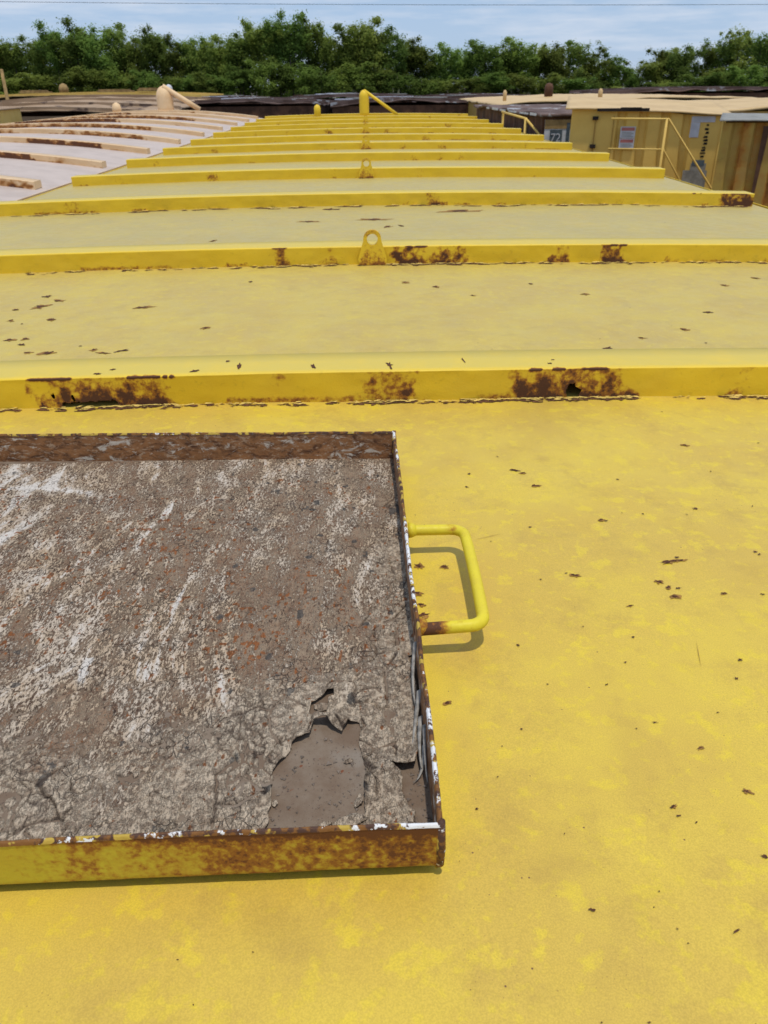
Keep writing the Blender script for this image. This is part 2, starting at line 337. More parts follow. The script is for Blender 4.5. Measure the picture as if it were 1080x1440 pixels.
# ================================================================== long roofed containers
RIB_H, RIB_D = .108, .22
YELLOW_RIB = RIB_H
def blob(m, x, y, zf, a, b, ang=0, n_=11, jag=.45, seed=0):
    r_ = random.Random(seed); pts = []
    for i in range(n_):
        t = 2 * math.pi * i / n_; k = 1 + (r_.random() - .6) * jag * 2; k = max(k, .35)
        u, v = math.cos(t) * a * k, math.sin(t) * b * k
        X, Y = x + u * math.cos(ang) - v * math.sin(ang), y + u * math.sin(ang) + v * math.cos(ang); pts.append((X, Y, zf(X, Y)))
    m.poly(pts)
def rib_mesh(zc, hw, Y, rust, rusttop, seed, step=.03, low=.35, holes=None, du=None):
    """an arched hollow box rib: a fine front face, then top, back and both ends"""
    du = du or step; dz = min(du, .02); us = np.linspace(-hw, hw, int(round(2 * hw / du)) + 1); vs = np.linspace(0, RIB_H, int(round(RIB_H / min(dz, .009))) + 1)
    vv = np.concatenate([vs, [RIB_H + .010, RIB_H + .03, RIB_H + .12, RIB_H + RIB_D, RIB_H * 2 + RIB_D + .02]])
    U, V = np.meshgrid(us, vv)
    fr = np.minimum(V, RIB_H); dp = np.clip(V - RIB_H, 0, RIB_D); bk = np.maximum(V - RIB_H - RIB_D, 0)
    wob = (fbm(U * 1.3 + seed, U * 0 + 3.7, 3) - .5) * .012
    dent = (fbm(U * 5 + seed * 3, V * 8, 3) - .5) * .010 * (dp == 0)
    X = U; Yy = Y + dp + wob + dent - .003 * (fr / RIB_H) ; Z = zc(U) + fr - bk - .014 * (V < 1e-6) - .004 * np.exp(-dp / .008) * (V >= RIB_H - 1e-6)
    # rust: given zones, a few random ones and a thin line along the foot
    k = np.zeros_like(U)
    for a, b, s in rust:
        e = np.minimum(U - a, b - U) + (fbm(U * 14, V * 14 + seed, 4) - .5) * .22 - .02
        k = np.maximum(k, s * 1.22 * (.64 + .9 * (fbm(U * 22 + seed, V * 22, 3) - .5) + .38 * (1 - fr / RIB_H) + .12) * sst(e, -.07, .06) * (dp < .005))
    foot = fbm(U * 4 + seed * 1.7, U * 0 + 8.2, 4)
    k = np.maximum(k, low * 2.6 * sst(foot, .50, .66) * sst(1 - fr / RIB_H, .62, .95) * (dp == 0))
    for a, b, s in rusttop:
        e = np.minimum(U - a, b - U) + (fbm(U * 30, V * 30 + 2, 3) - .5) * .04
        top = np.exp(-((V - RIB_H + .002) / .013) ** 2); k = np.maximum(k, 2.1 * s * sst(e, -.02, .02) * top * sst(fbm(U * 34 + seed, U * 0 + 5.5, 3), .34, .46))
    phi = None
    if holes is not None:
        phi = np.full(U.shape, 1.)
        for h in holes: phi = np.minimum(phi, poly_sdf(U, fr + dp, h) + (fbm(U * 120, V * 120, 3) - .5) * .012)
    return U, V, X, Yy, Z, k, phi
def end_caps(me, zc, hw, Y):
    bm = bmesh.new(); bm.from_mesh(me)
    for s in (-1, 1):
        x = s * hw; z = float(zc(np.array(x))); c = [(x, Y, z), (x, Y + RIB_D, z), (x, Y + RIB_D, z + RIB_H), (x, Y, z + RIB_H)]
        f = bm.faces.new([bm.verts.new(p) for p in (c if s > 0 else c[::-1])]); f.smooth = False
    x0, x1 = -hw, hw
    bm.to_mesh(me); bm.free()

def build_cover(root, cx, hw, zcrown, drop, y0, y1, ribs, m_sheet, m_rib, m_wall, over=.10, near=None, rib_rust=None, seed=1, dents=.006):
    zc = lambda u: zcrown - drop * (np.asarray(u) / hw) ** 2
    xs = np.arange(-hw - over, hw + over + .01, .06); ys = np.arange(y0, y1 + .01, .08); U, V = np.meshgrid(xs, ys)
    Z = zc(U) + (fbm(U * .9 + seed, V * .9, 3) - .5) * dents * 2 - .004
    kk = np.zeros_like(U)
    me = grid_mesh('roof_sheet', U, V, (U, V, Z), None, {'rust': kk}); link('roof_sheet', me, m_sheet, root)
    # turned-down lip and side walls
    for s in (-1, 1):
        x = s * (hw + over); z = float(zc(np.array(x)))
        link('eave_trim', MB().box(min(x, x + s * .012), max(x, x + s * .012), y0, y1, z - .16, z + .004).v and pymesh('eave_trim', *(lambda q: (q.v, q.f))(MB().box(min(x, x + s * .012), max(x, x + s * .012), y0, y1, z - .16, z + .003))), m_rib, root)
        prof = []; y = y0 + .05
        while y < y1 - .4: prof += [(0, y), (0, y + .2), (.05, y + .26), (.05, y + .46)]; y += .52
        v = []; xw = s * (hw - .08)
        for d, yy in prof: v += [(xw - s * d, yy, .15 - 0), (xw - s * d, yy, z - .02)]
        link('side_wall', pymesh('side_wall', v, [(2 * i, 2 * i + 2, 2 * i + 3, 2 * i + 1) for i in range(len(prof) - 1)]), m_wall, root)
    for yy in (y0 + .05, y1 - .05):
        n_ = 24; v = []
        for i in range(n_ + 1): u = -hw + .08 + (2 * hw - .16) * i / n_; v += [(u, yy, .15), (u, yy, float(zc(np.array(u))) - .012)]
        link('end_wall', pymesh('end_wall', v, [(2 * i, 2 * i + 2, 2 * i + 3, 2 * i + 1) for i in range(n_)]), m_wall, root)
    link('base_frame', MB().box(-hw + .1, hw - .1, y0 + .1, y1 - .1, 0, .2).build if False else pymesh('base_frame', *(lambda q: (q.v, q.f))(MB().box(-hw + .1, hw - .1, y0 + .1, y1 - .1, 0, .149))), M_DARKIN, root)
    for i, Y in enumerate(ribs):
        rz, rt, holes, du = (rib_rust or {}).get(i, ([], [], None, None)); r2 = list(rz)
        if not rz:
            for _ in range(7): a = random.uniform(-hw, hw); r2.append((a, a + random.uniform(.05, .25), random.uniform(.5, .9)))
        U, V, X, Yy, Z, k, phi = rib_mesh(zc, hw, Y, r2, rt, seed * 13 + i * 3.1, .03 if i < 3 else .06, .42, holes, du)
        me = grid_mesh('rib', U, V, (X, Yy, Z), phi, {'rust': k, 'dust': sst(V, RIB_H + .001, RIB_H + .02)}, smooth=False); end_caps(me, zc, hw, Y); link('rib', me, m_rib, root)
    return zc

yellow = thing('roofed_container', 'long bright yellow steel container roof with cross ribs running away from the camera', 'container', (0, 0, 0))
YR = [2.66, 5.10, 7.85, 10.36, 12.85, 15.25, 17.75, 20.45, 23.2, 25.95, 28.7, 31.3]
HW = 3.66
hole1 = [(.672, .013), (.676, .036), (.684, .047), (.703, .049), (.706, .034), (.727, .026), (.722, .004), (.70, -.01), (.683, -.006)]
slot = [(-1.152, -.02), (-1.152, .012), (-1.10, .016), (-1.02, .018), (-.955, .020), (-.945, -.02)]
tear1 = [(-1.186, .045), (-1.180, .020), (-1.172, .045), (-1.160, .075), (-1.172, .058)]
tear2 = [(-1.115, .020), (-1.108, .045), (-1.102, .020)]
RR = {0: ([(-1.27, -.73, 1.05), (-.40, -.30, .75), (-.06, .16, .95), (.26, .35, .85), (.44, .91, 1.08), (1.25, 1.36, .85)],
          [(-1.26, -1.10, 1), (-.93, -.73, 1), (.50, .69, 1), (.71, .85, 1)], [hole1, slot, tear1, tear2], .006),
      1: ([(-.69, -.52, .95), (-.35, -.22, .95), (.09, .36, 1.1), (.33, .63, .95), (.79, .88, .7), (1.08, 1.27, .9), (1.42, 1.65, 1.1), (1.86, 2.0, .9), (2.18, 2.3, .7)],
          [(-.66, -.55, .8), (.2, .34, 1), (1.44, 1.62, 1)], None, .012),
      2: ([(-2.9, -2.74, .8), (.47, .72, 1.), (.30, .40, .7), (1.6, 1.7, .8), (3.28, 3.66, 1.15), (-1.6, -1.5, .6), (2.3, 2.42, .6)], [(3.05, 3.15, 1), (3.4, 3.6, .8)], None, .02)}
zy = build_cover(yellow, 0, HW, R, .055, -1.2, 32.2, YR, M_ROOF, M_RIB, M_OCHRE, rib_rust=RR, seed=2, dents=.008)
zf = lambda x, y: float(zy(x)) + .0012 + (0 if False else 0)
def zsheet(x, y): return float(zy(x)) + (float(fbm(np.array([x * .9 + 2]), np.array([y * .9]), 3)[0]) - .5) * .016 - .004 + .0025
SPOTS = [(.385,2.061,.0168,.0121),(.405,2.041,.0083,.0071),(.425,1.957,.0101,.0089),(.248,2.043,.0063,.0095),(.232,1.956,.006,.0089),(.558,1.75,.0074,.0075),(.57,1.745,.0055,.0056),(.678,1.779,.0056,.0077),(.953,2.223,.0089,.0109),(.828,1.805,.0094,.0118),(.664,1.542,.0235,.0093),(.691,1.547,.0135,.0062),(.691,1.56,.0051,.0095),(.613,1.459,.0081,.0086),(.627,1.436,.0064,.0084),(.65,1.432,.0064,.007),(.629,1.4,.0094,.0094),(.426,1.493,.0099,.0074),(.41,1.502,.005,.003),(.52,1.369,.0062,.0039),(.743,1.409,.0063,.0055),(.828,1.403,.0063,.0054),(.253,1.245,.0036,.0068),(.4,1.12,.004,.004),(.683,1.184,.0056,.0064),(.653,1.13,.0041,.006),(.89,1.581,.0051,.0065),(.894,1.568,.0051,.0064),(.517,.956,.0061,.004),(.422,1.005,.0025,.0026),(.461,1.019,.0051,.0035),(.556,.862,.0068,.0057),(.428,.835,.0067,.0041),(.43,.817,.0044,.0027),(.53,.741,.0052,.0059),(.256,.665,.0049,.0042),(.44,.628,.0067,.0025),(.118,.841,.0034,.0034),(.357,.69,.002,.0022),(.342,.666,.002,.0021),(.363,.634,.0019,.002),(.095,1.084,.0066,.0057),(-.207,.619,.0019,.0019),(-.273,.554,.0018,.0017),(-.305,.612,.0019,.0019),(.414,.511,.0026,.0024),(.287,.517,.0026,.0024),(.37,.614,.0019,.0019),(-1.834,4.408,.0323,.0517),(-1.738,4.303,.0277,.033),(-1.794,4.181,.0463,.0471),(-1.897,4.127,.0229,.0306),(-1.834,3.896,.0145,.0277),(-1.633,3.897,.0253,.0277),(-1.75,3.824,.0071,.0134),(-1.703,3.551,.0234,.0236),(-1.634,3.559,.0134,.0237),(-1.612,3.467,.0261,.0226),(-1.54,3.345,.0158,.0159),(-1.445,3.329,.0284,.0317),(-1.331,3.418,.0097,.011),(-1.256,3.36,.0127,.0215),(-1.196,3.305,.025,.0156),(-1.127,3.332,.0503,.0212),(-1.226,4.099,.0415,.0303),(-.818,3.666,.0205,.025),(-.729,4.653,.0168,.0381),(.17,4.552,.0164,.0275),(.337,4.432,.016,.0263),(.891,4.483,.0161,.0269),(1.132,4.225,.0152,.0242),(.521,4.217,.0115,.016),(.989,3.244,.0333,.0255),(1.181,3.394,.0157,.0165),(1.423,3.531,.0163,.0236),(1.659,3.828,.0348,.0272),(1.979,4.425,.0158,.0263),(2.241,4.613,.0163,.0284),(1.442,3.313,.0092,.0106),(.012,6.981,.1089,.0799),(.123,6.591,.0229,.0719),(.239,6.616,.023,.1086),(.806,7.413,.1397,.1119),(-.547,6.916,.0603,.0589),(-.376,7.626,.0989,.0941),(-1.194,6.078,.0162,.0618),(-2.383,5.885,.0264,.058),(.068,1.552,.0085,.0156),(.059,1.437,.008,.0112),(.065,1.393,.0063,.008),(.067,1.356,.0107,.0128),(.13,1.544,.0084,.0093),(.368,1.72,.0055,.0036),(.669,1.988,.0061,.0068),(.349,2.159,.0044,.0052),(.959,2.032,.0041,.0047),(.256,1.653,.0035,.0034),(.4,1.299,.003,.0024),(.289,1.126,.0027,.003),(.161,.905,.0023,.0022),(.455,1.183,.0042,.0032),(.581,1.04,.0038,.0027)]
TOPSPOTS = [(-.513,2.739,.0078,.06),(-.245,2.717,.0077,.05),(.033,2.718,.0103,.055),(.305,2.761,.0052,.0421),(.617,2.711,.0077,.0123),(.636,2.752,.0078,.0084),(-.564,2.80,.0082,.0183),(-.667,2.69,.0153,.0237),(-.975,2.732,.0104,.0123),(-1.013,2.69,.0128,.0158)]
m = MB()
for i, (x, y, a, b) in enumerate(SPOTS): blob(m, x, y, zsheet, a * (.9 if y < 2.4 else .72), b * (.5 if y < 2.4 else .55), (i * .7) % .9 - .45, 16, .6, i)
rs = random.Random(4)
for i in range(170):
    y = rs.uniform(.5, 7.6); x = rs.uniform(-.3, .95) * (y * .55 + .35); a = abs(rs.gauss(0, .0016)) + .0007
    if x < .07 and .68 < y < 2.2: continue
    blob(m, x, y, zsheet, a * (1 + y * .1), a * rs.uniform(.3, .8) * (1 + y * .1), rs.uniform(-1, 1), 9, .5, 400 + i)
m.build('rust_spots', M_CHIP, yellow, kind='stuff')
m = MB()
for i, (x, y, a, b) in enumerate(SPOTS):
    if (a > .006 and i % 3) or .05 < x < .07: blob(m, x + a * .15, y - b * .1, lambda X, Y: zsheet(X, Y) - .0009, a * 1.35, b * .85, (i * .7) % .9 - .45, 16, .55, 900 + i)
for i, (xa, ya, xb, yb) in enumerate([(.62, 1.25, .60, 1.17), (.22, 1.665, .29, 1.69)]):
    ang = math.atan2(yb - ya, xb - xa); blob(m, (xa + xb) / 2, (ya + yb) / 2, zsheet, math.hypot(xb - xa, yb - ya) / 2, .0006, ang, 14, .5, 990 + i)
m.build('rust_spots', M_CHIPSOFT, yellow, kind='stuff')
m = MB()
for i, (x, y, a, b) in enumerate(TOPSPOTS): blob(m, x, y, lambda X, Y: float(zy(X)) + RIB_H + .0015, a, b * .6, .15, 13, .6, 60 + i)
m.build('rust_spots', M_CHIP, yellow, kind='stuff')
# flaking paint and bare rust along the feet of the first ribs
def foot_flakes(Y, zones, npm, size, seed):
    r_ = random.Random(seed); fl = MB(); ru = MB()
    for a, b, dens in zones:
        for i in range(int((b - a) * npm * dens * .8)):
            x = r_.uniform(a, b); s = size * r_.uniform(.4, 1.5); y = Y - .004 - abs(r_.gauss(0, size * 1.4)); z = zsheet(x, y) + r_.uniform(0, .0012)
            t = r_.uniform(-.5, .5); n_ = r_.randint(5, 8); tx, ty = r_.gauss(0, .05), r_.gauss(0, .05); P = []
            for q in range(n_):
                an = 2 * math.pi * q / n_; k = r_.uniform(.5, 1.2); u, v = math.cos(an) * s * k * 1.7, math.sin(an) * s * k * .6
                P.append((x + u * math.cos(t) - v * math.sin(t), y + u * math.sin(t) + v * math.cos(t), z + max(-.001, tx * u + ty * v + .002)))
            fl.poly(P)
            for _w in range(2): blob(ru, x + r_.gauss(0, size), y - r_.uniform(-.2, 2.2) * size, zsheet, s * r_.uniform(.9, 2.4), s * r_.uniform(.4, .9), 0, 10, .6, seed * 1000 + i * 2 + _w)
    fl.build('paint_flakes', M_FLAKE, yellow, kind='stuff'); ru.build('rust_line', M_LINE, yellow, kind='stuff')
foot_flakes(2.66, [(-1.5, -1.32, .8), (-1.32, -1.1, .35), (-1.1, -.72, 1.0), (-.72, -.1, .3), (-.1, .10, 1.1), (.10, .3, .4), (.3, .93, 1.1), (.93, 1.25, .06), (1.25, 1.4, .9), (1.4, 1.6, .3)], 220, .0075, 3)
foot_flakes(5.10, [(-3, -.7, .25), (-.7, -.2, .7), (-.2, .0, .3), (.0, .7, 1.), (.7, 1.4, .35), (1.4, 1.7, .8), (1.7, 2.4, .4), (2.4, 3.4, .2)], 90, .013, 5)
foot_flakes(7.85, [(-3.4, 3.2, .35), (3.2, 3.6, 1)], 40, .024, 6)
# lifting eyes
def eye_mesh():
    N = 36; ring = []; cz, ro, ri = .155, .056, .034
    outer = []
    for i in range(N):
        t = math.pi * 2 * i / N - math.pi / 2
        if -.15 < math.sin(t): outer.append((ro * math.cos(t), cz + ro * math.sin(t)))
        else:
            # flared foot: walk along the trapezoid
            outer.append(None)
    # explicit outline: foot left -> foot right -> arch
    idx = [i for i in range(N) if outer[i] is None]; L = len(idx)
    half = {i: j for j, i in enumerate(sorted(idx, key=lambda q: ((q + N // 2) % N)))}
    pts = []
    for i in range(N):
        if outer[i] is None:
            t = math.pi * 2 * i / N - math.pi / 2; u = math.tan(max(-1.2, min(1.2, (t + math.pi / 2 if t < math.pi / 2 else t - 1.5 * math.pi)))) / math.tan(1.2)
            x = .102 * max(-1, min(1, u * 1.8)); pts.append((x, 0.0) if abs(u * 1.8) < 1 else (math.copysign(.102 - (abs(u) - .555) / .445 * .044, u), (abs(u) - .555) / .445 * .14))
        else: pts.append(outer[i])
    v = []; f = []
    for d in (-.014, .014):
        for x, z in pts: v.append((x, d, z))
        for i in range(N):
            t = math.pi * 2 * i / N - math.pi / 2; v.append((ri * math.cos(t), d, cz + ri * math.sin(t)))
    for i in range(N):
        j = (i + 1) % N; a = 2 * N
        f += [(i, j, N + j, N + i), (a + j, a + i, a + N + i, a + N + j), (j, i, a + i, a + j), (N + i, N + j, a + N + j, a + N + i)]
    me = pymesh('lifting_eye', v, f); V = np.array(v); setattr_f(me, 'rust', np.where(V[:, 2] < .035, 1.2, np.where(V[:, 2] > .17, 1.05, .6))); return me
EM = eye_mesh()
for i, s in ((1, 1), (3, 1.05), (5, 1.05), (7, 1.05), (9, 1.05)):
    o = link('lifting_eye', EM, M_RIB, yellow); o.location = (-.01 - .03 * (i > 1), YR[i] - .03, R); o.scale = (s, 1, s)
def vent(parent, x, y, z, h, r, mat, rod):
    m = MB(); P = []; Rr = []
    for t in np.linspace(0, 1, 5): P.append((x, y, z + t * (h - r * 1.3))); Rr.append(r)
    for a in np.linspace(.2, 1.5, 6): P.append((x, y, z + h - r * 1.3 + math.sin(a) * r * 1.3)); Rr.append(max(r * math.cos(a), .01))
    m.tube(P, Rr, 16); o = m.build('vent_pipe', mat, parent, True)
    m = MB(); m.tube([(x, y - r * .3, z + h - .02), (x + rod * .5, y - r * .2, z + h * .52), (x + rod, y - .05, z + .05)], r * .30, 8); m.build('brace', mat, o, True)
    m = MB(); m.tube([(x, y, z - .01), (x, y, z + .03)], r * 1.5, 16); m.build('flange', mat, o)
vent(yellow, -.08, 30.9, R, .86, .17, M_RIB, 1.2)
m = MB(); m.tube([(-1.75, 31.0, R), (-1.75, 31, R + .30), (-1.75, 31, R + .38), (-1.75, 31, R + .42)], [.12, .12, .09, .02], 12); m.build('vent_knob', M_RIB, yellow, True)

# ------------------------------------------------------------------ white roof with tan ribs on the left
RIB_H = .085
white = thing('roofed_container', 'long white roof with tan rusty ribs beside the yellow roof', 'container', (-7.66, 0, 0))
WRB = [7.3, 10.05, 12.75, 15.5, 18.2, 21.0, 23.8, 26.6, 29.4, 32.0]
WR = {0: ([(-3, 3.6, .9)], [], None, None), 1: ([(1.5, 3.66, .95)], [], None, None), 2: ([(-1, 2.7, 1.3), (2.7, 3.66, .6)], [], None, None), 3: ([(1.5, 2.9, 1.2)], [], None, None), 4: ([(-2.6, .3, .9), (1.2, 3.0, .9)], [], None, None), 5: ([(-2, 2.5, .9)], [], None, None), 7: ([(-2.5, 2.5, .95)], [], None, None),
      6: ([(-2.0, .9, 1.25)], [(-2, .9, 1)], None, None), 8: ([(-1.9, -.2, 1.1)], [(-1.4, -.3, 1)], None, None)}
build_cover(white, 0, 3.66, R + .20, .25, 3, 33, WRB, M_WROOF, M_WRIB, M_WHITE, rib_rust=WR, seed=5, over=.12)
RIB_H = YELLOW_RIB
vent(white, .25, 32.4, R + .22, .84, .30, M_WRIB, 1.25)
m = MB(); m.tube([(-1.5, 32.2, R + .17), (-1.5, 32.2, R + .36), (-1.5, 32.2, R + .48), (-1.5, 32.2, R + .54)], [.15, .17, .13, .03], 12); m.build('vent_knob', M_WRIB, white, True)

# ================================================================== the tray
TR = thing('steel_tray', 'shallow rusty steel tray with peeling whitish floor and yellow handle on yellow roof', 'tray', (-.6, 1.42, R))
T0 = np.array([-.6, 1.42])
FL, FR, BRc, BL = np.array([-1.25, .700]), np.array([.053, .727]), np.array([.033, 2.117]), np.array([-1.25, 2.154])
TH, TT, FLOOR = .104, .006, .0155
def tray_wall(a, b, kind, rustf, seed, flip):
    a = a - T0; b = b - T0; L = np.linalg.norm(b - a); e = (b - a) / L; nrm = np.array([e[1], -e[0]])      # outward for counter-clockwise corners
    us = np.arange(0, L + .003, .006); prof_v = np.linspace(.009, TH - .004, 18)
    wob = lambda u, k: (fbm(u * 4 + seed, u * 0 + k, 3) - .5)
    def sheet(side, name, mat, parent, attrs=None):
        U, V = np.meshgrid(us, prof_v); off = wob(U, 1.5) * .008 * sst(V, 0, TH) + (fbm(U * 30, V * 30 + seed, 3) - .5) * .0015 + side
        rnd = .010 * np.clip(1 - (V - .009) / .010, 0, 1) ** 2 if side > -.001 else 0
        X = a[0] + e[0] * U + nrm[0] * (off - rnd); Y = a[1] + e[1] * U + nrm[1] * (off - rnd)
        return link(name, grid_mesh(name, U, V, (X, Y, V), None, attrs(U, V) if attrs else {}), mat, parent)
    o = sheet(0., 'wall', kind, TR, lambda U, V: {'rust': rustf(U / L, V / TH)})
    sheet(-TT, 'inner_face', M_INNER, o)
    # worn rounded rim
    vs = np.linspace(0, 1, 7); U, V = np.meshgrid(us, vs); off = wob(U, 1.5) * .008 + .001 - (TT + .002) * V
    top = TH - .005 + np.sin(V * math.pi) ** .5 * .0055 + (fbm(U * 60, V * 3 + seed, 3) - .5) * .0025
    X = a[0] + e[0] * U + nrm[0] * off; Y = a[1] + e[1] * U + nrm[1] * off
    wz = (fbm(U * 9 + seed, U * 0 + 3.3, 3) - .5) * .5 + (-.10 if seed in (1, 3) else .02)
    if seed == 1: wz = wz + .13 * sst(U / L, .70, .80) + .12 * sst(U / L, .90, .94)
    link('rim', grid_mesh('rim', U, V, (X, Y, top), None, {'white': wz}), M_RIM, o)
    return o
fw = tray_wall(FL, FR, M_WALLY, lambda s, t: .58 + .38 * sst(s, .48, .62) + .30 * sst(s, .60, .97) + .45 * sst(t, .70, 1.02) * sst(s, .5, .75) + .5 * (fbm(s * 26, t * 2.2, 3) - .5) * sst(s, .4, .6) + .3 * sst(t, .88, 1), 1, False)
tray_wall(FR, BRc, M_WALLY, lambda s, t: .85 + .6 * t + 0 * s, 2, False)
tray_wall(BRc, BL, M_WALLY, lambda s, t: .7 + .5 * t + 0 * s, 3, False)
tray_wall(BL, FL, M_WALLY, lambda s, t: .7 + .5 * t + 0 * s, 4, False)
# folded steel edges at the right corners
for c in (FR, BRc):
    m = MB(); p = c - T0; m.tube([(p[0] - .0035, p[1] + (.0035 if c is FR else -.0035), .016), (p[0] - .0030, p[1] + (.003 if c is FR else -.003), .05), (p[0] - .0035, p[1] + (.0035 if c is FR else -.0035), TH + .001)], [.0065, .0075, .006], 10)
    o = m.build('corner_weld', M_RIM, TR, True)
MB().box(-.58, .58, -.66, .62, -.02, .011).build('spacer', M_DARKIN, TR)
# bare floor
A_, B_ = np.meshgrid(np.linspace(.002, .998, 110), np.linspace(.002, .998, 120))
U = (1 - B_) * ((1 - A_) * FL[0] + A_ * FR[0]) + B_ * ((1 - A_) * BL[0] + A_ * BRc[0]); V = (1 - B_) * ((1 - A_) * FL[1] + A_ * FR[1]) + B_ * ((1 - A_) * BL[1] + A_ * BRc[1])
fl = link('floor', grid_mesh('floor', A_, B_, (U - T0[0], V - T0[1], np.full(U.shape, FLOOR) + (fbm(U * 9, V * 9, 4) - .5) * .003)), M_BARE, TR)
# peeling paint layer as a sheet with holes, cracks and curling plates
H1 = [(-.2114,.9071),(-.1827,.9488),(-.184,.9643),(-.1499,.979),(-.1503,1.0095),(-.1262,1.0066),(-.0972,.9873),(-.0916,.9993),(-.0858,1.0095),(-.0678,1.011),(-.0655,.9863),(-.0675,.9704),(-.0616,.9393),(-.0587,.9095),(-.0614,.8741),(-.06,.8536),(-.0573,.8207),(-.0625,.70),(-.1949,.70),(-.2215,.78),(-.2059,.8062),(-.2061,.8317),(-.2056,.8649),(-.2074,.8821)]
H2 = [(-.1533,1.061),(-.1296,1.0849),(-.1172,1.0904),(-.1151,1.0753),(-.1259,1.0712),(-.1266,1.0297),(-.1512,1.0242),(-.1592,1.0308)]
H3 = [(-.0179,.9119),(.0071,.9031),(.0225,.9026),(.0295,.9252),(.029,.9517),(.0359,.9831),(.0369,1.0244),(.0364,1.0681),(.0327,1.1433),(.0267,1.189),(.09,1.2144),(.12,.9053),(.12,.69),(.0087,.69),(.0154,.7995),(.0203,.8152),(.0115,.8251),(.001,.8585),(.0038,.8791),(.0011,.8933)]
st = .0021
us = np.arange(-1.245, .0455, st); vs = np.arange(.728, 2.126, st); U, V = np.meshgrid(us, vs)
jx = (fbm(U * 40, V * 40, 4) - .5) * .016; jy = (fbm(U * 40 + 31, V * 40 + 7, 4) - .5) * .016
P1 = np.minimum(np.minimum(poly_sdf(U + jx * .8, V + jy * .8, H1), poly_sdf(U + jx * .6, V + jy * .6, H2)), poly_sdf(U + jx * .5, V + jy * .5, H3))
edge_y = V - .735
loose = np.clip(np.maximum(np.maximum(sst(U, -.42, -.20) * (1 - sst(V, .98, 1.28)), sst(U, -.16, .02) * (1 - sst(V, 1.5, 1.95)) * .9), (1 - sst(V, .85, 1.3)) * .62) + (fbm(U * 7 + 1, V * 7, 3) - .5) * .7, 0, 1)
# two families of cells: big plates in the loose corner and small scales elsewhere
qx = U + (fbm(U * 13, V * 13, 4) - .5) * .09; qy = V + (fbm(U * 13 + 5, V * 13 + 3, 4) - .5) * .09
e1, c1, ax, ay = worley(qx / .060, qy / .075); e1 = e1 * .03
e2, c2, bx_, by_ = worley(qx / .020 + 40, qy / .030 + 40); e2 = e2 * .012
crack1 = (1 - sst(e1, .0010, .0028)) * sst(c1 + loose * .9, .75, 1.0) * sst(fbm(U * 16 + 3, V * 16, 3), .49, .58) * sst(loose, .05, .4)
crack2 = (1 - sst(e2, .0006, .0022)) * sst(fbm(U * 8 + 9, V * 8, 3), .50, .62) * (.35 + .65 * loose)
def polyline_d(L):
    d = np.full(U.shape, 1e9); uu, vv = U + jx * .7, V + jy * .7
    for (a0, a1), (b0, b1) in zip(L[:-1], L[1:]):
        ex, ey = b0 - a0, b1 - a1; t = np.clip(((uu - a0) * ex + (vv - a1) * ey) / (ex * ex + ey * ey), 0, 1); d = np.minimum(d, np.hypot(uu - a0 - ex * t, vv - a1 - ey * t))
    return d
lines = [[(-.31, 1.03), (-.249, 1.057), (-.231, 1.048), (-.205, 1.085)], [(-.289, .805), (-.300, .903), (-.273, .930)], [(-.231, 1.048), (-.223, 1.0), (-.200, .965)], [(-.205, 1.085), (-.165, 1.06)],
         [(-.02, 1.06), (-.018, 1.15), (.005, 1.20)], [(-.10, 1.16), (-.06, 1.18), (-.02, 1.15)], [(-.235, .86), (-.262, .84), (-.29, .845)], [(-.02, 1.30), (.01, 1.32), (.03, 1.36)], [(-.57, .80), (-.53, .775), (-.49, .77)]]
crackL = np.zeros_like(U)
for L in lines: crackL = np.maximum(crackL, 1 - sst(polyline_d(L), .0012, .0034))
crack = np.clip(np.maximum(np.maximum(crack1, crack2 * .8), crackL), 0, 1)
PH = P1
lipn = fbm(U * 22 + 2, V * 22 + 8, 3)
lift = np.exp(-np.maximum(P1, 0) / .014) * (.0015 + .012 * np.clip(lipn - .42, 0, 1) * 2.5)
lipc = np.exp(-(((U + .122) / .030) ** 2 + ((V - 1.010) / .018) ** 2)) * .026                                          # the curled tongue over the bare patch
lipd = np.exp(-(((U + .165) / .022) ** 2 + ((V - .975) / .016) ** 2)) * .013
lipe = np.exp(-(((U - .012) / .03) ** 2 + ((V - .912) / .022) ** 2)) * .014
curl1 = loose * np.exp(-e1 / .004) * .0035 * c1 * (1 - crack)
tilt = loose * (ax * (c1 - .5) + ay * (c1 * 7 % 1 - .5)) * .006
H = FLOOR + .0022 + (fbm(U * 11, V * 11, 4) - .5) * .004 + (fbm(U * 90, V * 60, 3) - .5) * .0016 + lift * (.35 + loose) + lipc + lipd + lipe + curl1 + np.clip(tilt, -.002, .01) - crack * .0032
H = H + .0006 * (1 - sst(e2, 0, .003)) * (c2 > .6) * (1 - crack)
H = H + .02 * np.exp(-np.maximum(.041 - U, 0) / .010) * (1 - sst(V, 1.2, 1.6)) * fbm(V * 14, V * 0 + 2, 3)          # the sheet bends up against the right wall
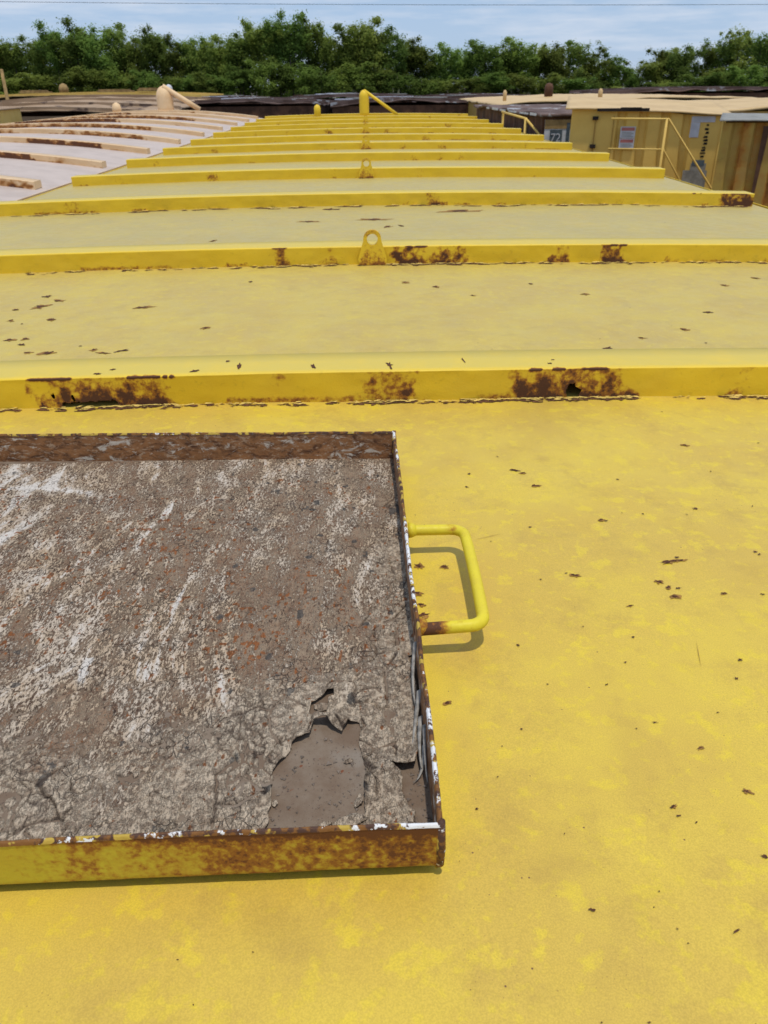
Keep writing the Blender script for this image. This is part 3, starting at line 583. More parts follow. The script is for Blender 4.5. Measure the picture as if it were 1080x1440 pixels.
# colour masks
th_ = math.radians(11) + (fbm(U * 1.4, V * 1.1, 2) - .5) * .9
sx = U * math.cos(.03) + V * math.sin(.03) * -1; sy = U * math.sin(.03) + V * math.cos(.03)
wx = sx + (fbm(U * 3.2, V * 2.4, 3) - .5) * .22
S1 = fbm(wx * 30, sy * 5.5, 5, .6); S2 = fbm(wx * 70 + 7, sy * 13, 4, .55)
blotch = fbm(U * 4.5 + 2, V * 3.2 + 6, 4)
zone = .10 * (1 - sst(U, -.85, -.15)) * sst(V, 1.05, 1.45)
zone = zone + .42 * np.exp(-(((U + 1.00) / .14) ** 2 + ((V - 1.99) / .075) ** 2)) + .22 * np.exp(-(((U + .16) / .09) ** 2 + ((V - 1.95) / .14) ** 2)) + .16 * np.exp(-(((U + .78) / .12) ** 2 + ((V - 1.60) / .2) ** 2))
Wh = (S1 - .5) * 2.0 + (S2 - .5) * 1.2 + (blotch - .5) * 1.0 + .22 + zone - .12 * (1 - sst(V, .9, 1.2))
arc = np.abs(np.hypot((U + 1.02) / 1.0, (V - 1.55) / .95) - .43); Wh = Wh + .55 * np.exp(-(arc / .014) ** 2) * sst(V, 1.85, 1.95) * sst(U, -1.15, -1.0) * (1 - sst(U, -.80, -.70))
for x0_, y0_, x1_, y1_, w_, s_ in [(-.57, 1.87, -.62, 1.62, .012, .6), (-.66, 1.76, -.76, 1.50, .010, .6), (-.42, 1.62, -.48, 1.36, .014, .6), (-.585, 1.12, -.60, 1.20, .010, .9), (-.60, 1.20, -.59, 1.02, .008, .6), (-.92, 1.84, -1.02, 1.5, .02, .35)]:
    t = np.clip(((U - x0_) * (x1_ - x0_) + (V - y0_) * (y1_ - y0_)) / ((x1_ - x0_) ** 2 + (y1_ - y0_) ** 2), 0, 1); d = np.hypot(U + jx - x0_ - (x1_ - x0_) * t, V - y0_ - (y1_ - y0_) * t)
    Wh = Wh + s_ * np.exp(-(d / w_) ** 2)
ru_n = fbm(U * 105 + 4, V * 66 + 4, 3); ru_z = fbm(U * 3.5 + 8, V * 3 + 1, 3)
Ru = (ru_n - .5) * 3.6 + (ru_z - .5) * 1.2 - .54 + .25 * sst(V, 1.0, 1.3) * (1 - sst(U, -.35, 0)) - .25 * sst(V, 1.95, 2.0)
dk_n = fbm(U * 36 + 14, V * 30 + 24, 3, .45); Dk = (dk_n - .5) * 4 - .92 + .35 * sst(U, -.55, -.2)
plate = loose * 1.0 + .45 * (1 - sst(V, .85, 1.12)) * (blotch * 2 - .7) + .3 * (1 - sst(V, .95, 1.3)) * sst(U, -.5, -.3) - .25
Wh = np.clip(Wh, -.5, 1.3)
me = grid_mesh('paint_layer', U, V, (U - T0[0], V - T0[1], H), PH, {'white': Wh, 'rust': Ru, 'dark': Dk, 'crack': np.clip(crack * 1.3, 0, 1) * (.6 + .4 * loose), 'plate': plate}, smooth=False)
pl = link('paint_layer', me, M_LAYER, TR)
sm = pl.modifiers.new('thickness', 'SOLIDIFY'); sm.thickness = .0016; sm.offset = -1
# loose flakes on the bare patch and strips hanging off the right wall
def flake(cx, cy, a, b, ang, lift_, seed, mat=M_LAYER):
    n_ = 12; g = np.linspace(-1, 1, n_); A, B = np.meshgrid(g, g); rr = np.hypot(A, B); an = np.arctan2(B, A)
    lim = .75 + .45 * (fbm(np.cos(an) * 2.2 + seed, np.sin(an) * 2.2 + seed * 2, 3) - .5) * 2
    x = A * a; y = B * b; X = cx + x * math.cos(ang) - y * math.sin(ang); Y = cy + x * math.sin(ang) + y * math.cos(ang)
    Z = FLOOR + .0035 + lift_ * (A * .5 + .5) ** 2 + .3 * lift_ * B ** 2 + (fbm(A * 2 + seed, B * 2, 3) - .5) * .003
    me = grid_mesh('loose_flake', A, B, (X - T0[0], Y - T0[1], Z), lim - rr, {'white': np.full(A.shape, .0), 'plate': np.full(A.shape, .9)})
    o = link('loose_flake', me, mat, TR); q = o.modifiers.new('thickness', 'SOLIDIFY'); q.thickness = .0012
for f_ in [(-.085, .803, .036, .014, .25, .003, 2.1), (-.120, .800, .012, .006, .1, .003, 5.3), (-.067, .842, .009, .017, -.15, .007, 7.7), (-.085, .925, .010, .006, .3, .002, 3.4),
           (-.185, .785, .010, .010, 1.3, .004, 8.8), (-.168, .783, .009, .008, 1.1, .004, 1.2), (-.199, .842, .006, .010, 0, .003, 4.2), (-.135, 1.052, .012, .018, 1.4, .010, 6.6)]: flake(*f_)
cr_ = MB(); r_ = random.Random(21)
for q in range(150):
    x_, y_ = (r_.uniform(-.2, -.065), r_.uniform(.74, .98)) if q % 3 else (r_.uniform(.01, .045), r_.uniform(.74, .92)); s_ = abs(r_.gauss(0, .0022)) + .0008
    x_ -= T0[0]; y_ -= T0[1]; t = r_.uniform(0, 3); P = [(x_ + math.cos(t + q_ * 2.1) * s_ * r_.uniform(.6, 1.4), y_ + math.sin(t + q_ * 2.1) * s_ * r_.uniform(.6, 1.4), FLOOR + .0016 + r_.uniform(0, .0012)) for q_ in range(3)]
    b_ = len(cr_.v); cr_.v += P + [(x_, y_, FLOOR + .0022 + s_ * .6)]; cr_.f += [(b_, b_ + 1, b_ + 3), (b_ + 1, b_ + 2, b_ + 3), (b_ + 2, b_, b_ + 3)]
cr_.build('paint_crumbs', M_CRUMB, TR, kind='stuff')
def strip(p0, p1, p2, wd):
    P = [Vector(p0).lerp(Vector(p1), t).lerp(Vector(p1).lerp(Vector(p2), t), t) for t in np.linspace(0, 1, 9)]; v = []
    for i, p in enumerate(P): k = wd * (1 - .75 * i / 8); v += [(p.x - T0[0] - k, p.y - T0[1], p.z), (p.x - T0[0] + k, p.y - T0[1] + k * .5, p.z + k * .8)]
    o = link('curled_strip', pymesh('curled_strip', v, [(2 * i, 2 * i + 1, 2 * i + 3, 2 * i + 2) for i in range(8)], True), M_CURL, TR); q = o.modifiers.new('thickness', 'SOLIDIFY'); q.thickness = .0008
M_CURL = flat('curled_paint_strip', (.36, .33, .29), .7, .5, 60)
strip((.038, .99, .05), (.030, .93, .035), (.034, .895, .03), .004); strip((.040, 1.05, .055), (.030, 1.0, .03), (.022, .95, .022), .005)
strip((.041, .93, .045), (.037, .885, .018), (.020, .873, .022), .004); strip((.040, 1.18, .06), (.026, 1.10, .04), (.032, 1.04, .03), .004); strip((.042, .96, .06), (.038, .90, .05), (.041, .86, .035), .003)
# handle
hz = .058; hx0, hx1, hy0, hy1, rad = .040, .181, 1.232, 1.612, .032
pts = [(hx0, hy0 - .004, hz - .004), (hx1 - rad, hy0, hz)]
for a in np.linspace(-90, 0, 7)[1:]: pts.append((hx1 - rad + rad * math.cos(math.radians(a)), hy0 + rad + rad * math.sin(math.radians(a)), hz))
for t in np.linspace(.15, .85, 8): pts.append((hx1 + .002 * math.sin(t * 3), hy0 + rad + (hy1 - hy0 - 2 * rad) * t, hz + .001))
for a in np.linspace(0, 90, 7): pts.append((hx1 - rad + rad * math.cos(math.radians(a)), hy1 - rad + rad * math.sin(math.radians(a)), hz))
pts.append((hx0, hy1, hz))
pts = [(x - T0[0], y - T0[1], z) for x, y, z in pts]
dense = []
for a, b in zip(pts[:-1], pts[1:]):
    n_ = max(1, int((Vector(b) - Vector(a)).length / .006)); dense += [tuple(Vector(a).lerp(Vector(b), i / n_)) for i in range(n_)]
dense.append(pts[-1])
m = MB(); m.tube(dense, .0130, 20); me = pymesh('handle', m.v, m.f, True); Vv = np.array(m.v); hx, hy = Vv[:, 0] + T0[0], Vv[:, 1] + T0[1]
kr = np.where(hy < 1.26, 1.0 * (1 - sst(hx, .075, .135)), 0) + np.where((hy < 1.27) & (hx > .14), .55, 0) * sst(Vv[:, 2] * -1, -.06, -.04) + np.where((hy > 1.58) & (hx > .135) & (hx < .17), .42 * np.exp(-((hx - .152) / .01) ** 2), 0) + .54
setattr_f(me, 'rust', kr); link('handle', me, M_HANDLE, TR)
for yy in (hy0, hy1):
    m = MB(); m.tube([(.047 - T0[0], yy - T0[1], hz), (.056 - T0[0], yy - T0[1], hz), (.066 - T0[0], yy - T0[1], hz)], [.019, .018, .0135], 14)
    me = pymesh('weld_bead', m.v, m.f, True); Vv = np.array(m.v); setattr_f(me, 'rust', np.where(Vv[:, 1] + T0[1] < 1.4, 1.15, .6)); link('weld_bead', me, M_HANDLE, TR)

# ================================================================== containers on the right
def text_mesh(s, size):
    c = bpy.data.curves.new('txt', 'FONT'); c.body = s; c.size = size; c.extrude = .004; o = bpy.data.objects.new('txt', c); COL.objects.link(o)
    bpy.context.view_layer.update(); me = bpy.data.meshes.new_from_object(o.evaluated_get(bpy.context.evaluated_depsgraph_get())); bpy.data.objects.remove(o); return me
def corr_wall(name, parent, prof, z0, ztop, mat, rust=0, ax='x'):
    v = []; 
    nz_ = 14
    for p, d in prof:
        for j in range(nz_ + 1):
            zt = ztop(p); z = z0 + (zt - z0) * j / nz_; v.append((p, d, z) if ax == 'x' else (d, p, z))
    k = nz_ + 1; f = [(i * k + j, (i + 1) * k + j, (i + 1) * k + j + 1, i * k + j + 1) for i in range(len(prof) - 1) for j in range(nz_)]
    me = pymesh(name, v, f); setattr_f(me, 'rust', np.array([rust * (.6 + .5 * TAB[int(abs(q[0] * 37 + q[1] * 11)) % 512, 3]) for q in v])); return link(name, me, mat, parent)
# yellow cabin-like container with warning signs and rails in front
c1_ = thing('steel_container', 'ochre steel container with paired warning signs and pale corner plate, right of yellow roof', 'container', (5.58, 17.15, 0), -.24)
zt1 = lambda x: 3.245 - .045 * (x + 1.49) - (.02 if x > .6 else 0)
prof = [(-1.49, 0)]
for gx_ in (-.50, -.08, .34, .76): prof += [(gx_ - .10, 0), (gx_ - .05, .07), (gx_ + .05, .07), (gx_ + .10, 0)]
prof.append((1.48, 0)); corr_wall('front_wall', c1_, prof, .1, zt1, M_OCHRE, .35)
corr_wall('side_wall', c1_, [(0, -1.487), (.9, -1.487), (1.8, -1.487), (2.7, -1.487)], .1, lambda p: 3.24, M_OCHRE, .4, 'y')
corr_wall('side_wall', c1_, [(0, 1.477), (.9, 1.477), (1.8, 1.477), (2.7, 1.477)], .1, lambda p: 3.10, M_OCHRE, .4, 'y')
corr_wall('back_wall', c1_, [(-1.48, 2.7), (0, 2.7), (1.47, 2.7)], .1, zt1, M_OCHRE, .4)
def bumpy_roof(name, parent, x0, x1, y0, y1, zfun, mat, dx=.15, rust=0, thick=.05, amp=.02):
    xs = np.arange(x0, x1 + .001, dx); ys = np.arange(y0, y1 + .001, dx); U_, V_ = np.meshgrid(xs, ys); Z_ = zfun(U_, V_) + (fbm(U_ * 1.3 + x0, V_ * 1.3 + y0, 4) - .5) * amp
    me = grid_mesh(name, U_, V_, (U_, V_, Z_), None, {'rust': np.full(U_.shape, rust) + (fbm(U_ * .8, V_ * .8, 3) - .5)}, False); o = link(name, me, mat, parent); q = o.modifiers.new('thickness', 'SOLIDIFY'); q.thickness = thick; return o
rf1 = bumpy_roof('roof', c1_, -1.62, 1.66, -.10, 2.8, lambda x, y: 3.275 - .045 * (x + 1.49) + .055 * np.clip(y, 0, 9) - .03 * np.clip(-x - 1, 0, 1), M_BEIGE, .1, .2, .03, .03)
m = MB(); m.box(-1.0, .0, -.125, -.06, 3.19, 3.245, .02); m.box(-.55, -.15, -.13, -.07, 3.235, 3.26, -.05); m.build('rotted_eave', M_DARKIN, c1_)
m = MB(); m.box(1.40, 1.475, -.02, .0, .1, 3.09); m.build('corner_post', M_OCHRE, c1_)
for z_ in (2.50, 2.715):
    s = MB().box(-.50, -.21, -.035, -.015, z_ - .005, z_ + .20).build('warning_sign', M_BLUEGREY, c1_, label='small red and white warning sign')
    MB().box(-.48, -.23, -.0385, -.0355, z_ + .125, z_ + .185).build('header', M_RED, s)
    mm = MB()
    for j in range(4): mm.box(-.47, -.24 - .04 * (j % 2), -.0385, -.0355, z_ + .015 + j * .026, z_ + .025 + j * .026)
    mm.build('small_print', M_GREY, s)
p_ = MB().box(.83, 1.27, -.012, -.002, 2.99, 3.095).build('pale_plate', M_BLUEGREY, c1_); MB().box(.83, 1.0, -.014, -.003, 2.72, 2.987).build('pale_plate', M_BLUEGREY, c1_)
mm = MB(); r_ = random.Random(3); z_ = 2.96
while z_ > 2.36:
    h_ = r_.uniform(.025, .06); x_ = 1.10 - (2.96 - z_) * .03
    for q in range(3): a_ = r_.uniform(0, .05); mm.box(x_ + a_, x_ + a_ + r_.uniform(.02, .06), -.010, -.003, z_ - h_, z_ - h_ + r_.uniform(.012, .04))
    z_ -= h_ + r_.uniform(.012, .035)
mm.build('faded_lettering', M_BLACK, c1_, kind='stuff')
mm = MB(); mm.box(.82, 1.28, -.011, -.002, 1.75, 2.12); mm.box(.95, 1.24, -.0125, -.003, 2.10, 2.25, .0); mm.build('peeled_patch', M_GREY, c1_)
mm = MB(); mm.box(.97, 1.2, -.016, -.004, 2.20, 2.31); mm.build('peeled_patch', M_SLATE, c1_)
for z_ in (3.07, 2.56): MB().box(-1.07, -.96, -.06, -.002, z_ - .035, z_ + .03).build('hinge', M_DARKIN, c1_)
MB().box(-1.02, -1.0, -.02, -.002, .2, 3.1).box(-.66, -.645, -.02, -.002, .2, 3.1).build('door_seam', M_OLIVE, c1_)
# stair with rails in front of it
stt = thing('metal_stair', 'yellow stair rails in front of ochre container', 'stair', (4.80, 16.45, 0), -.2)
MB().box(-.15, .95, -.1, .62, 1.92, 1.97).build('landing', M_OLIVE, stt)
rl = MB(); rl.tube([(-.15, -.05, 3.09), (.90, -.05, 3.08), (1.98, -.05, 1.75), (2.75, -.05, .8)], .019, 8); rl.build('rail', M_OCHRE, stt, True)
rl = MB(); rl.tube([(-.15, -.05, 2.57), (.88, -.05, 2.56), (1.75, -.05, 1.35)], .016, 8); rl.build('rail', M_OCHRE, stt, True)
for x_, zt_ in ((.87, 3.08), (2.6, .98)): m = MB(); m.tube([(x_, -.05, 0), (x_, -.05, zt_)], .024, 8); m.build('post', M_OCHRE, stt, True)
for q in range(9): MB().box(.98 + q * .2, 1.2 + q * .2, -.06, .55, 1.75 - q * .2, 1.79 - q * .2).build('tread', M_OLIVE, stt)
MB().box(.95, 2.9, .56, .60, .0, .06).build('stringer', M_OLIVE, stt)
# dull corrugated container at the right border
c2_ = thing('steel_container', 'rust streaked dull ochre corrugated container at the right border', 'container', (6.80, 12.45, 0), -.40)
prof = []; x_ = -1.52
while x_ < 1.5: prof += [(x_, 0), (x_ + .13, 0), (x_ + .17, .06), (x_ + .27, .06)]; x_ += .31
corr_wall('front_wall', c2_, prof, .1, lambda p: 3.14, M_OLIVE, 1.0)
corr_wall('side_wall', c2_, [(0, -1.52), (1, -1.52), (2, -1.52), (2.9, -1.52)], .1, lambda p: 3.14, M_OLIVE, .9, 'y')
corr_wall('back_wall', c2_, [(-1.5, 2.9), (0, 2.9), (1.5, 2.9)], .1, lambda p: 3.14, M_OLIVE, .9)
bumpy_roof('roof', c2_, -1.58, 1.62, -.08, 2.95, lambda x, y: 3.185 + .0 * x, M_GREY, .1, 0, .018, .03)
for i, xx in enumerate((-.95, -.35, .26)):
    s = MB(); s.poly([(xx, -.004, 3.1), (xx + .09, -.004, 3.1), (xx + .06, -.004, 2.2), (xx + .02, -.004, 1.6)]); s.build('rust_streak', M_BROWN, c2_)
MB().box(-.42, -.36, -.02, -.003, 2.72, 2.98).build('latch', M_DARKIN, c2_)
# rusty brown container with white door
c3_ = thing('steel_container', 'dark rust brown container with white door and peeling eave, beyond the yellow roof edge', 'container', (4.24, 20.9, 0), .045)
def quadwall(name, p, mat, par, n_=10):
    (xa, ya), (xb, yb), z0_, z1_ = p; v = []
    for i in range(n_ + 1):
        t = i / n_; d = .03 * (i % 2); nx, ny = (yb - ya), -(xb - xa); L_ = math.hypot(nx, ny); v += [(xa + (xb - xa) * t + nx / L_ * d, ya + (yb - ya) * t + ny / L_ * d, z0_), (xa + (xb - xa) * t + nx / L_ * d, ya + (yb - ya) * t + ny / L_ * d, z1_)]
    return link(name, pymesh(name, v, [(2 * i, 2 * i + 2, 2 * i + 3, 2 * i + 1) for i in range(n_)]), mat, par)
quadwall('side_wall', ((0, 0), (0, 9.3), .1, 3.02), M_BROWN, c3_, 30); quadwall('front_wall', ((0, 0), (2.6, 0), .1, 3.02), M_BROWN, c3_, 8); quadwall('side_wall', ((2.6, 9.3), (2.6, 0), .1, 3.02), M_BROWN, c3_, 30)
bumpy_roof('roof', c3_, -.10, 2.7, -.1, 9.4, lambda x, y: 3.06 + .03 * np.sin(y * 2) + .0 * x, M_RUSTROOF, .12, 0, .06, .06)
mm = MB(); r_ = random.Random(9); y_ = .2
while y_ < 7: L_ = r_.uniform(.3, 1.1); mm.box(-.118, -.103, y_, y_ + L_, 3.0, 3.04 + r_.uniform(0, .04)); y_ += L_ + r_.uniform(.1, .7)
mm.build('peeled_eave', M_WHITE, c3_, kind='stuff')
d_ = MB().box(.06, .86, -.05, -.035, .2, 2.92).build('door', M_WHITE, c3_, label='white painted door with slate sign'); MB().box(.06, .86, -.058, -.051, 2.72, 2.92).build('lintel', M_TIMBER, d_)
MB().box(.20, .50, -.062, -.051, 2.38, 2.70).build('sign_board', M_SLATE, d_)
t_ = link('sign_lettering', text_mesh('72', .26), M_BLUEGREY, d_); t_.rotation_euler = (math.pi / 2, 0, 0); t_.location = (.21, -.068, 2.44)
MB().box(.26, .42, -.060, -.051, 2.02, 2.20).build('sign_board', M_GREY, d_); MB().box(.60, .68, -.065, -.051, .3, 2.85).build('door_edge', M_SLATE, d_)
MB().box(.88, 1.0, -.06, 0, .1, 3.0).build('door_post', M_BROWN, c3_)
# small yellow rail beside the rusty container
s2 = thing('hand_rail', 'small yellow hand rail before the rust brown container', 'rail', (3.95, 20.2, 0))
m = MB(); m.tube([(-.12, 4.4, 3.0), (-.02, 1.2, 2.93), (.30, .75, 2.55), (.6, .3, 2.1)], .028, 8); m.build('rail', M_OCHRE, s2, True)
m = MB(); m.tube([(-.02, 1.2, 0), (-.02, 1.2, 2.93)], .035, 8); m.build('post', M_OCHRE, s2, True); m = MB(); m.tube([(-.1, 4.3, 0), (-.1, 4.3, 3.0)], .03, 8); m.build('post', M_OCHRE, s2, True)

def low_cover(name, label, cx, cy, wx_, wy, zt, crown, msheet, mrib, mwall, nrib, rz=0, seed=0, amp=.05, slope=0.):
    o = thing(name, label, 'container', (cx, cy, 0), rz); hx, hy = wx_ / 2, wy / 2
    zf_ = lambda x, y: zt - crown * (np.asarray(x) / hx) ** 2 + slope * np.asarray(y)
    bumpy_roof('roof', o, -hx, hx, -hy, hy, zf_, msheet, .3, 0, .05, amp)
    for i in range(nrib):
        y_ = -hy + .2 + (wy - .4) * i / max(1, nrib - 1); v = []; f = []
        for j in range(13):
            x_ = -hx + wx_ * j / 12; z_ = float(zf_(x_, y_)); v += [(x_, y_ - .08, z_ - .02), (x_, y_ - .08, z_ + .10), (x_, y_ + .08, z_ + .10), (x_, y_ + .08, z_ - .02)]
        for j in range(12): b_ = 4 * j; f += [(b_ + k, b_ + 4 + k, b_ + 5 + k, b_ + 1 + k) for k in range(3)]
        f += [(0, 1, 2, 3), (48, 51, 50, 49)]; link('rib', pymesh('rib', v, f), mrib, o)
    for p in (((-hx + .1, -hy + .1), (hx - .1, -hy + .1)), ((hx - .1, -hy + .1), (hx - .1, hy - .1)), ((hx - .1, hy - .1), (-hx + .1, hy - .1)), ((-hx + .1, hy - .1), (-hx + .1, -hy + .1))):
        quadwall('wall', (p[0], p[1], .05, zt - crown - .03 - abs(slope) * hy), mwall, o, 24)
    return o
# beige roofs behind the ochre container
lb = low_cover('roofed_container', 'broad beige roofed container behind the ochre container', 10.2, 36.5, 11.4, 12, 3.22, .16, M_BEIGE, M_BEIGE, M_OLIVE, 0, .0, 1, .10)
m = MB(); m.tube([(-4.9, -3, 3.1), (-4.9, -3, 3.4), (-4.9, -3, 3.48)], [.07, .08, .03], 10); m.build('vent_knob', M_BEIGE, lb, True)
m = MB(); m.tube([(-1.5, -4, 3.1), (-1.5, -4, 3.42), (-1.5, -4, 3.5)], [.08, .085, .03], 10); m.build('vent_knob', M_BEIGE, lb, True)
m = MB(); m.tube([(-2.6, 0, 3.1), (-2.6, 0, 3.55), (-2.6, 0, 3.66), (-2.6, 0, 3.7)], [.17, .18, .13, .04], 12); m.build('vent_pipe', M_BROWN, lb, True)
lb2 = low_cover('roofed_container', 'beige roofed container with brown vent at the right border', 13.0, 25.0, 8.4, 7.5, 3.18, .12, M_BEIGE, M_BEIGE, M_OLIVE, 0, -.03, 2, .08)
m = MB(); m.tube([(-1.0, 0, 3.1), (-1.0, 0, 3.45), (-1.0, 0, 3.55), (-1.0, 0, 3.58)], [.17, .17, .13, .05], 12); m.build('vent_pipe', M_BROWN, lb2, True)
low_cover('roofed_container', 'grey brown roofed container in the far right row', 17.5, 46, 12, 7, 3.35, .15, M_RUSTROOF, M_RUSTROOF, M_BROWN, 4, .02, 3, .15)
# rusty covers behind the far ends of the two roofs
dk = [('dark rusty container roof left of the yellow vent pipe', -5.4, 43.5, 7.2, 6), ('dark rusty container roof behind the yellow vent pipe', 1.6, 42.5, 6.4, 7), ('rust brown container roof right of the yellow vent pipe', 6.4, 50, 8, 8.0), ('grey rusty container roof between the white roof and the trees', -9.6, 52, 8, 7), ('far rusty container roof below the dense trees', -1, 56, 8.4, 8)]
for i, (lab, x_, y_, a_, b_) in enumerate(dk):
    o = low_cover('rusty_container', lab, x_, y_, a_, b_, 3.10 + (.05 if i > 2 else 0), .18, M_RUSTROOF, M_RUSTROOF, M_BROWN, 4, .06 * ((i % 3) - 1), 10 + i, .18)
    rr_ = random.Random(i)
    for q in range(7):
        x0_ = rr_.uniform(-a_ / 2, a_ / 2 - 2); y0_ = rr_.uniform(-b_ / 2, b_ / 2 - .6)
        zz_ = 3.16 - .18 * ((x0_ + 1) / (a_ / 2)) ** 2 + (.05 if i > 2 else 0)
        MB().box(x0_, x0_ + rr_.uniform(1, 2.2), y0_, y0_ + rr_.uniform(.4, 1.2), zz_, zz_ + .04, rr_.uniform(-.3, .3)).build('loose_sheet', [M_GREY, M_BLUEGREY, M_BROWN][q % 3], o)
# tan covers on the left
for i, (lab, x_, y_, a_, b_, z_) in enumerate([('tan rusty container roof behind the white roof', -13.2, 39.5, 10.5, 10, 3.16), ('yellowish container roof in the far left row', -16, 52, 14, 8, 3.42), ('brown container roof left of the tan vent', -20.5, 42, 6, 7, 3.1)]):
    o = low_cover('roofed_container', lab, x_, y_, a_, b_, z_, .2, M_LEFTROOF if i != 1 else M_TIMBER, M_LEFTROOF if i != 1 else M_OCHRE, M_LEFTROOF, 4, .03 * (i - 1), 20 + i, .12, .035 if i == 0 else 0.)
yc = thing('steel_container', 'yellow corrugated container beyond the white roof at the left border', 'container', (-14.6, 27, 0), .14)
prof = []; x_ = -2.6
while x_ < 2.5: prof += [(x_, 0), (x_ + .28, 0), (x_ + .36, .09), (x_ + .58, .09)]; x_ += .66
corr_wall('front_wall', yc, prof, .1, lambda p: 3.10, M_OCHRE, .5); quadwall('side_wall', ((2.6, 0), (2.6, 5), .1, 3.10), M_OCHRE, yc); quadwall('back_wall', ((2.6, 5), (-2.6, 5), .1, 3.10), M_OCHRE, yc)
bumpy_roof('roof', yc, -2.7, 2.75, -.1, 5.1, lambda x, y: 3.14 + 0 * x, M_LEFTROOF, .2, 0, .05, .04)
heap = MB(); r_ = random.Random(2)
for q in range(420):
    x_, y_ = r_.gauss(0, .55), r_.gauss(0, .5); z_ = 3.16 + max(0, .42 - .3 * math.hypot(x_, y_)) * r_.random(); a_ = Vector((r_.gauss(0, 1), r_.gauss(0, 1), r_.gauss(0, .7))).normalized() * r_.uniform(.06, .2)
    b_ = a_.orthogonal().normalized() * .03; c_ = Vector((x_, y_, z_)); heap.poly([c_ - a_ - b_, c_ + a_ - b_, c_ + a_ + b_, c_ - a_ + b_])
hp = heap.build('scrap_heap', M_DARKIN); hp.location = (-14.9, 29, 0); hp['label'] = 'dark tangled scrap heap on the container at the left border'; hp['category'] = 'scrap heap'
for i, (x_, y_, L_, z_, lab) in enumerate([(-18.6, 50, 1.7, 3.50, 'leftmost timber plank on the far left roof'), (-14.1, 50, 2.0, 3.50, 'timber plank on the far left roof, second from the left'), (-12.2, 50.6, 1.6, 3.55, 'timber plank on the far left roof nearest the tan vent')]):
    o = MB().box(-L_ / 2, L_ / 2, -.25, .25, 0, .08).box(-L_ / 2 + .1, L_ / 2 - .2, -.2, .2, .082, .15, .04).build('timber_plank', M_TIMBER); o.location = (x_, y_, z_); o['label'] = lab; o['category'] = 'plank'; o['group'] = 'timber planks on the far left roof'
for i, (x_, y_, r0, mat_, lab) in enumerate([(-17.0, 50, .26, M_TIMBER, 'rounded yellowish roof vent between far left planks'), (-11.1, 50, .2, M_WHITE, 'small white roof vent beside the tan vent')]):
    m = MB(); m.tube([(0, 0, 0), (0, 0, r0), (0, 0, r0 * 1.6), (0, 0, r0 * 1.9)], [r0, r0, r0 * .7, .03], 12); o = m.build('roof_vent', mat_, None, True); o.location = (x_, y_, 3.48); o['label'] = lab; o['category'] = 'vent'
m = MB(); m.tube([(0, 0, 0), (0, 0, 2.4), (.03, 0, 4.6)], [.11, .10, .08], 8); o = m.build('wooden_post', M_TIMBER, None, True); o.location = (-18.25, 45, 0); o['label'] = 'yellowish wooden post at the left border'; o['category'] = 'post'
m = MB(); m.tube([(-80, 70, 10.4)] + [(x_, 70, 9.05 - .0125 * x_ + .00012 * x_ * x_) for x_ in range(-75, 80, 5)], .014, 5); o = m.build('overhead_cable', M_DARKIN); o['label'] = 'thin overhead cable across the sky above the trees'; o['category'] = 'cable'

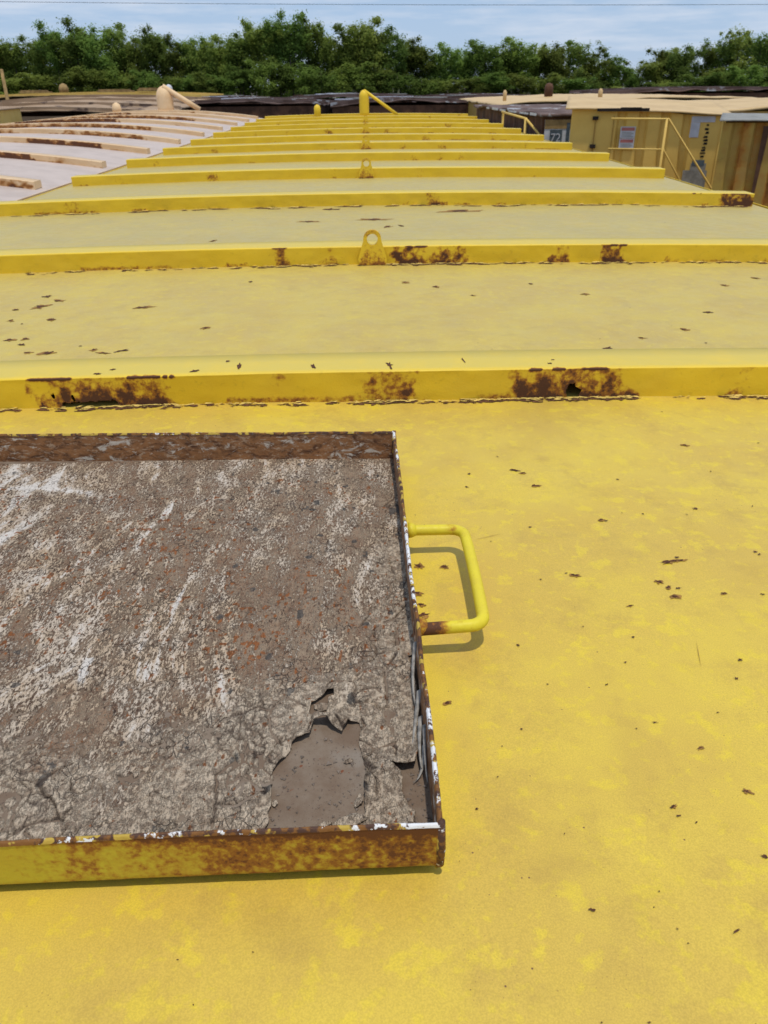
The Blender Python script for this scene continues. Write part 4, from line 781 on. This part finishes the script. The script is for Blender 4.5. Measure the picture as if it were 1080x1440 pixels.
# ================================================================== trees
def make_tree(seed, sparse=1.0):
    """unit tree 10 m tall: trunk mesh and crown mesh of small leaf faces"""
    r_ = random.Random(seed); tr = MB(); tips = []
    lean = (r_.uniform(-.4, .4), r_.uniform(-.4, .4)); T = [(lean[0] * t * t * 1.2 + .15 * math.sin(t * 5 + seed), lean[1] * t * t, 9.2 * t) for t in np.linspace(0, 1, 9)]
    tr.tube(T, [.17 * (1 - .85 * t) for t in np.linspace(0, 1, 9)], 7)
    for i in range(17):
        t = r_.uniform(.12, .95); b_ = Vector(T[int(t * 8)]).lerp(Vector(T[min(8, int(t * 8) + 1)]), t * 8 % 1); a = r_.uniform(0, 6.28); L = r_.uniform(1.1, 2.5) * (1.1 - .40 * t)
        e = b_ + Vector((math.cos(a) * L, math.sin(a) * L, L * r_.uniform(.35, 1.0))); mid = b_.lerp(e, .5) + Vector((0, 0, -.15)); tr.tube([b_, mid, e], [.06 * (1.1 - t * .6), .04, .015], 5)
        tips += [(e, r_.uniform(.7, 1.15)), (mid, r_.uniform(.6, .9)), (e + Vector((r_.gauss(0, .6), r_.gauss(0, .6), r_.uniform(-.1, .5))), r_.uniform(.45, .8))]
    tips += [(Vector(T[8]) + Vector((r_.gauss(0, .3), r_.gauss(0, .3), -.1)), .8), (Vector(T[7]), 1.0), (Vector(T[6]), .9)]
    rg = np.random.RandomState(seed); V_ = []; 
    for c, rad_ in tips:
        n_ = int(150 * (rad_ / .7) ** 2 * sparse); d = rg.normal(0, 1, (n_, 3)); d /= np.linalg.norm(d, axis=1)[:, None]; rr_ = rad_ * np.abs(rg.normal(0, .62, n_)).clip(0, 1.15)
        P = np.array(c) + d * rr_[:, None] * np.array([1., 1., .9]); P[:, 2] = np.minimum(P[:, 2], 10.2 + rg.normal(0, .25, n_))
        nn = d * .5 + rg.normal(0, .45, (n_, 3)) + np.array([0, -.25, .9]); a = np.cross(nn, rg.normal(0, 1, (n_, 3))); a /= np.linalg.norm(a, axis=1)[:, None]; b = np.cross(a, nn); b /= np.linalg.norm(b, axis=1)[:, None]; s = rg.uniform(.07, .14, n_)[:, None]
        V_.append(np.stack([P - a * s * 1.3, P + b * s * .7, P + a * s * 1.3, P - b * s * .7], 1).reshape(-1, 3))
    V_ = np.concatenate(V_); q = np.arange(len(V_)).reshape(-1, 4)
    me = bpy.data.meshes.new('crown'); me.vertices.add(len(V_)); me.vertices.foreach_set('co', V_.astype(np.float32).ravel()); me.loops.add(q.size); me.loops.foreach_set('vertex_index', q.astype(np.int32).ravel())
    me.polygons.add(len(q)); me.polygons.foreach_set('loop_start', np.arange(0, q.size, 4, dtype=np.int32)); me.update(calc_edges=True); me.materials.append(M_LEAF)
    tm = pymesh('trunk', tr.v, tr.f, True); tm.materials.append(M_BARK); return tm, me
VAR = [make_tree(s) for s in (3, 8, 15, 21, 34, 47)] + [make_tree(5, .45), make_tree(6, .4)]
PROFILE = [(-60, 8.8), (-52, 9.4), (-43.9, 9.0), (-38.8, 8.6), (-37.3, 9.9), (-32.6, 10.1), (-26.7, 9.6), (-20.8, 8.8), (-18.3, 8.5), (-16.9, 9.5), (-13.8, 10.4), (-10.4, 10.9), (-6.1, 10.5), (-3.6, 9.6), (2.4, 9.8), (5.0, 8.9), (7.6, 7.3), (11.9, 7.4), (15.4, 7.9), (18.0, 8.0), (21.5, 7.4), (24.9, 8.3), (28.6, 7.0), (31.3, 6.0), (34.1, 5.2), (36.5, 7.0), (39.0, 7.7), (42.6, 7.4), (44.1, 8.7), (46.6, 9.1), (49.4, 8.5), (56, 8), (64, 8.4)]
px_, pz_ = zip(*PROFILE)
def tree(x, y, h, wsc, var, label):
    t = thing('tree', label, 'tree', (x, y, 0), random.uniform(0, 6.28), 'trees in the line behind the container yard')
    t.scale = (wsc, wsc, h / 10.0)
    link('trunk', VAR[var][0], None, t); link('crown', VAR[var][1], None, t)
rt = random.Random(12); x_ = -47.5; i = 0
SPECIAL = {11: None}
while x_ < 53:
    h = float(np.interp(x_, px_, pz_)); sp = 23.5 < x_ < 27 or x_ > 43
    tree(x_, 110 + rt.uniform(-1.5, 1.5), h * rt.uniform(.98, 1.07), rt.uniform(.8, 1.1) * (.8 if h < 7.6 else 1), (6 + i % 2) if sp else rt.randrange(6),
         'thin tall green tree standing against the sky near the right border' if x_ > 43 else ('sparse treetop poking above the trees right of centre' if sp else 'green leafy tree in the front of the tree line'))
    x_ += rt.uniform(1.7, 2.9); i += 1
for row, (yy, f_, lab) in enumerate([(105.5, .62, 'low green tree at the foot of the tree line'), (116, .93, 'green leafy tree in the back of the tree line')]):
    x_ = -52
    while x_ < 57:
        h = float(np.interp(x_ * 110 / yy, px_, pz_)) * f_ * yy / 110; tree(x_, yy + rt.uniform(-1.5, 1.5), h * rt.uniform(.9, 1.02), rt.uniform(.8, 1.05), rt.randrange(6), lab); x_ += rt.uniform(1.7, 2.6)
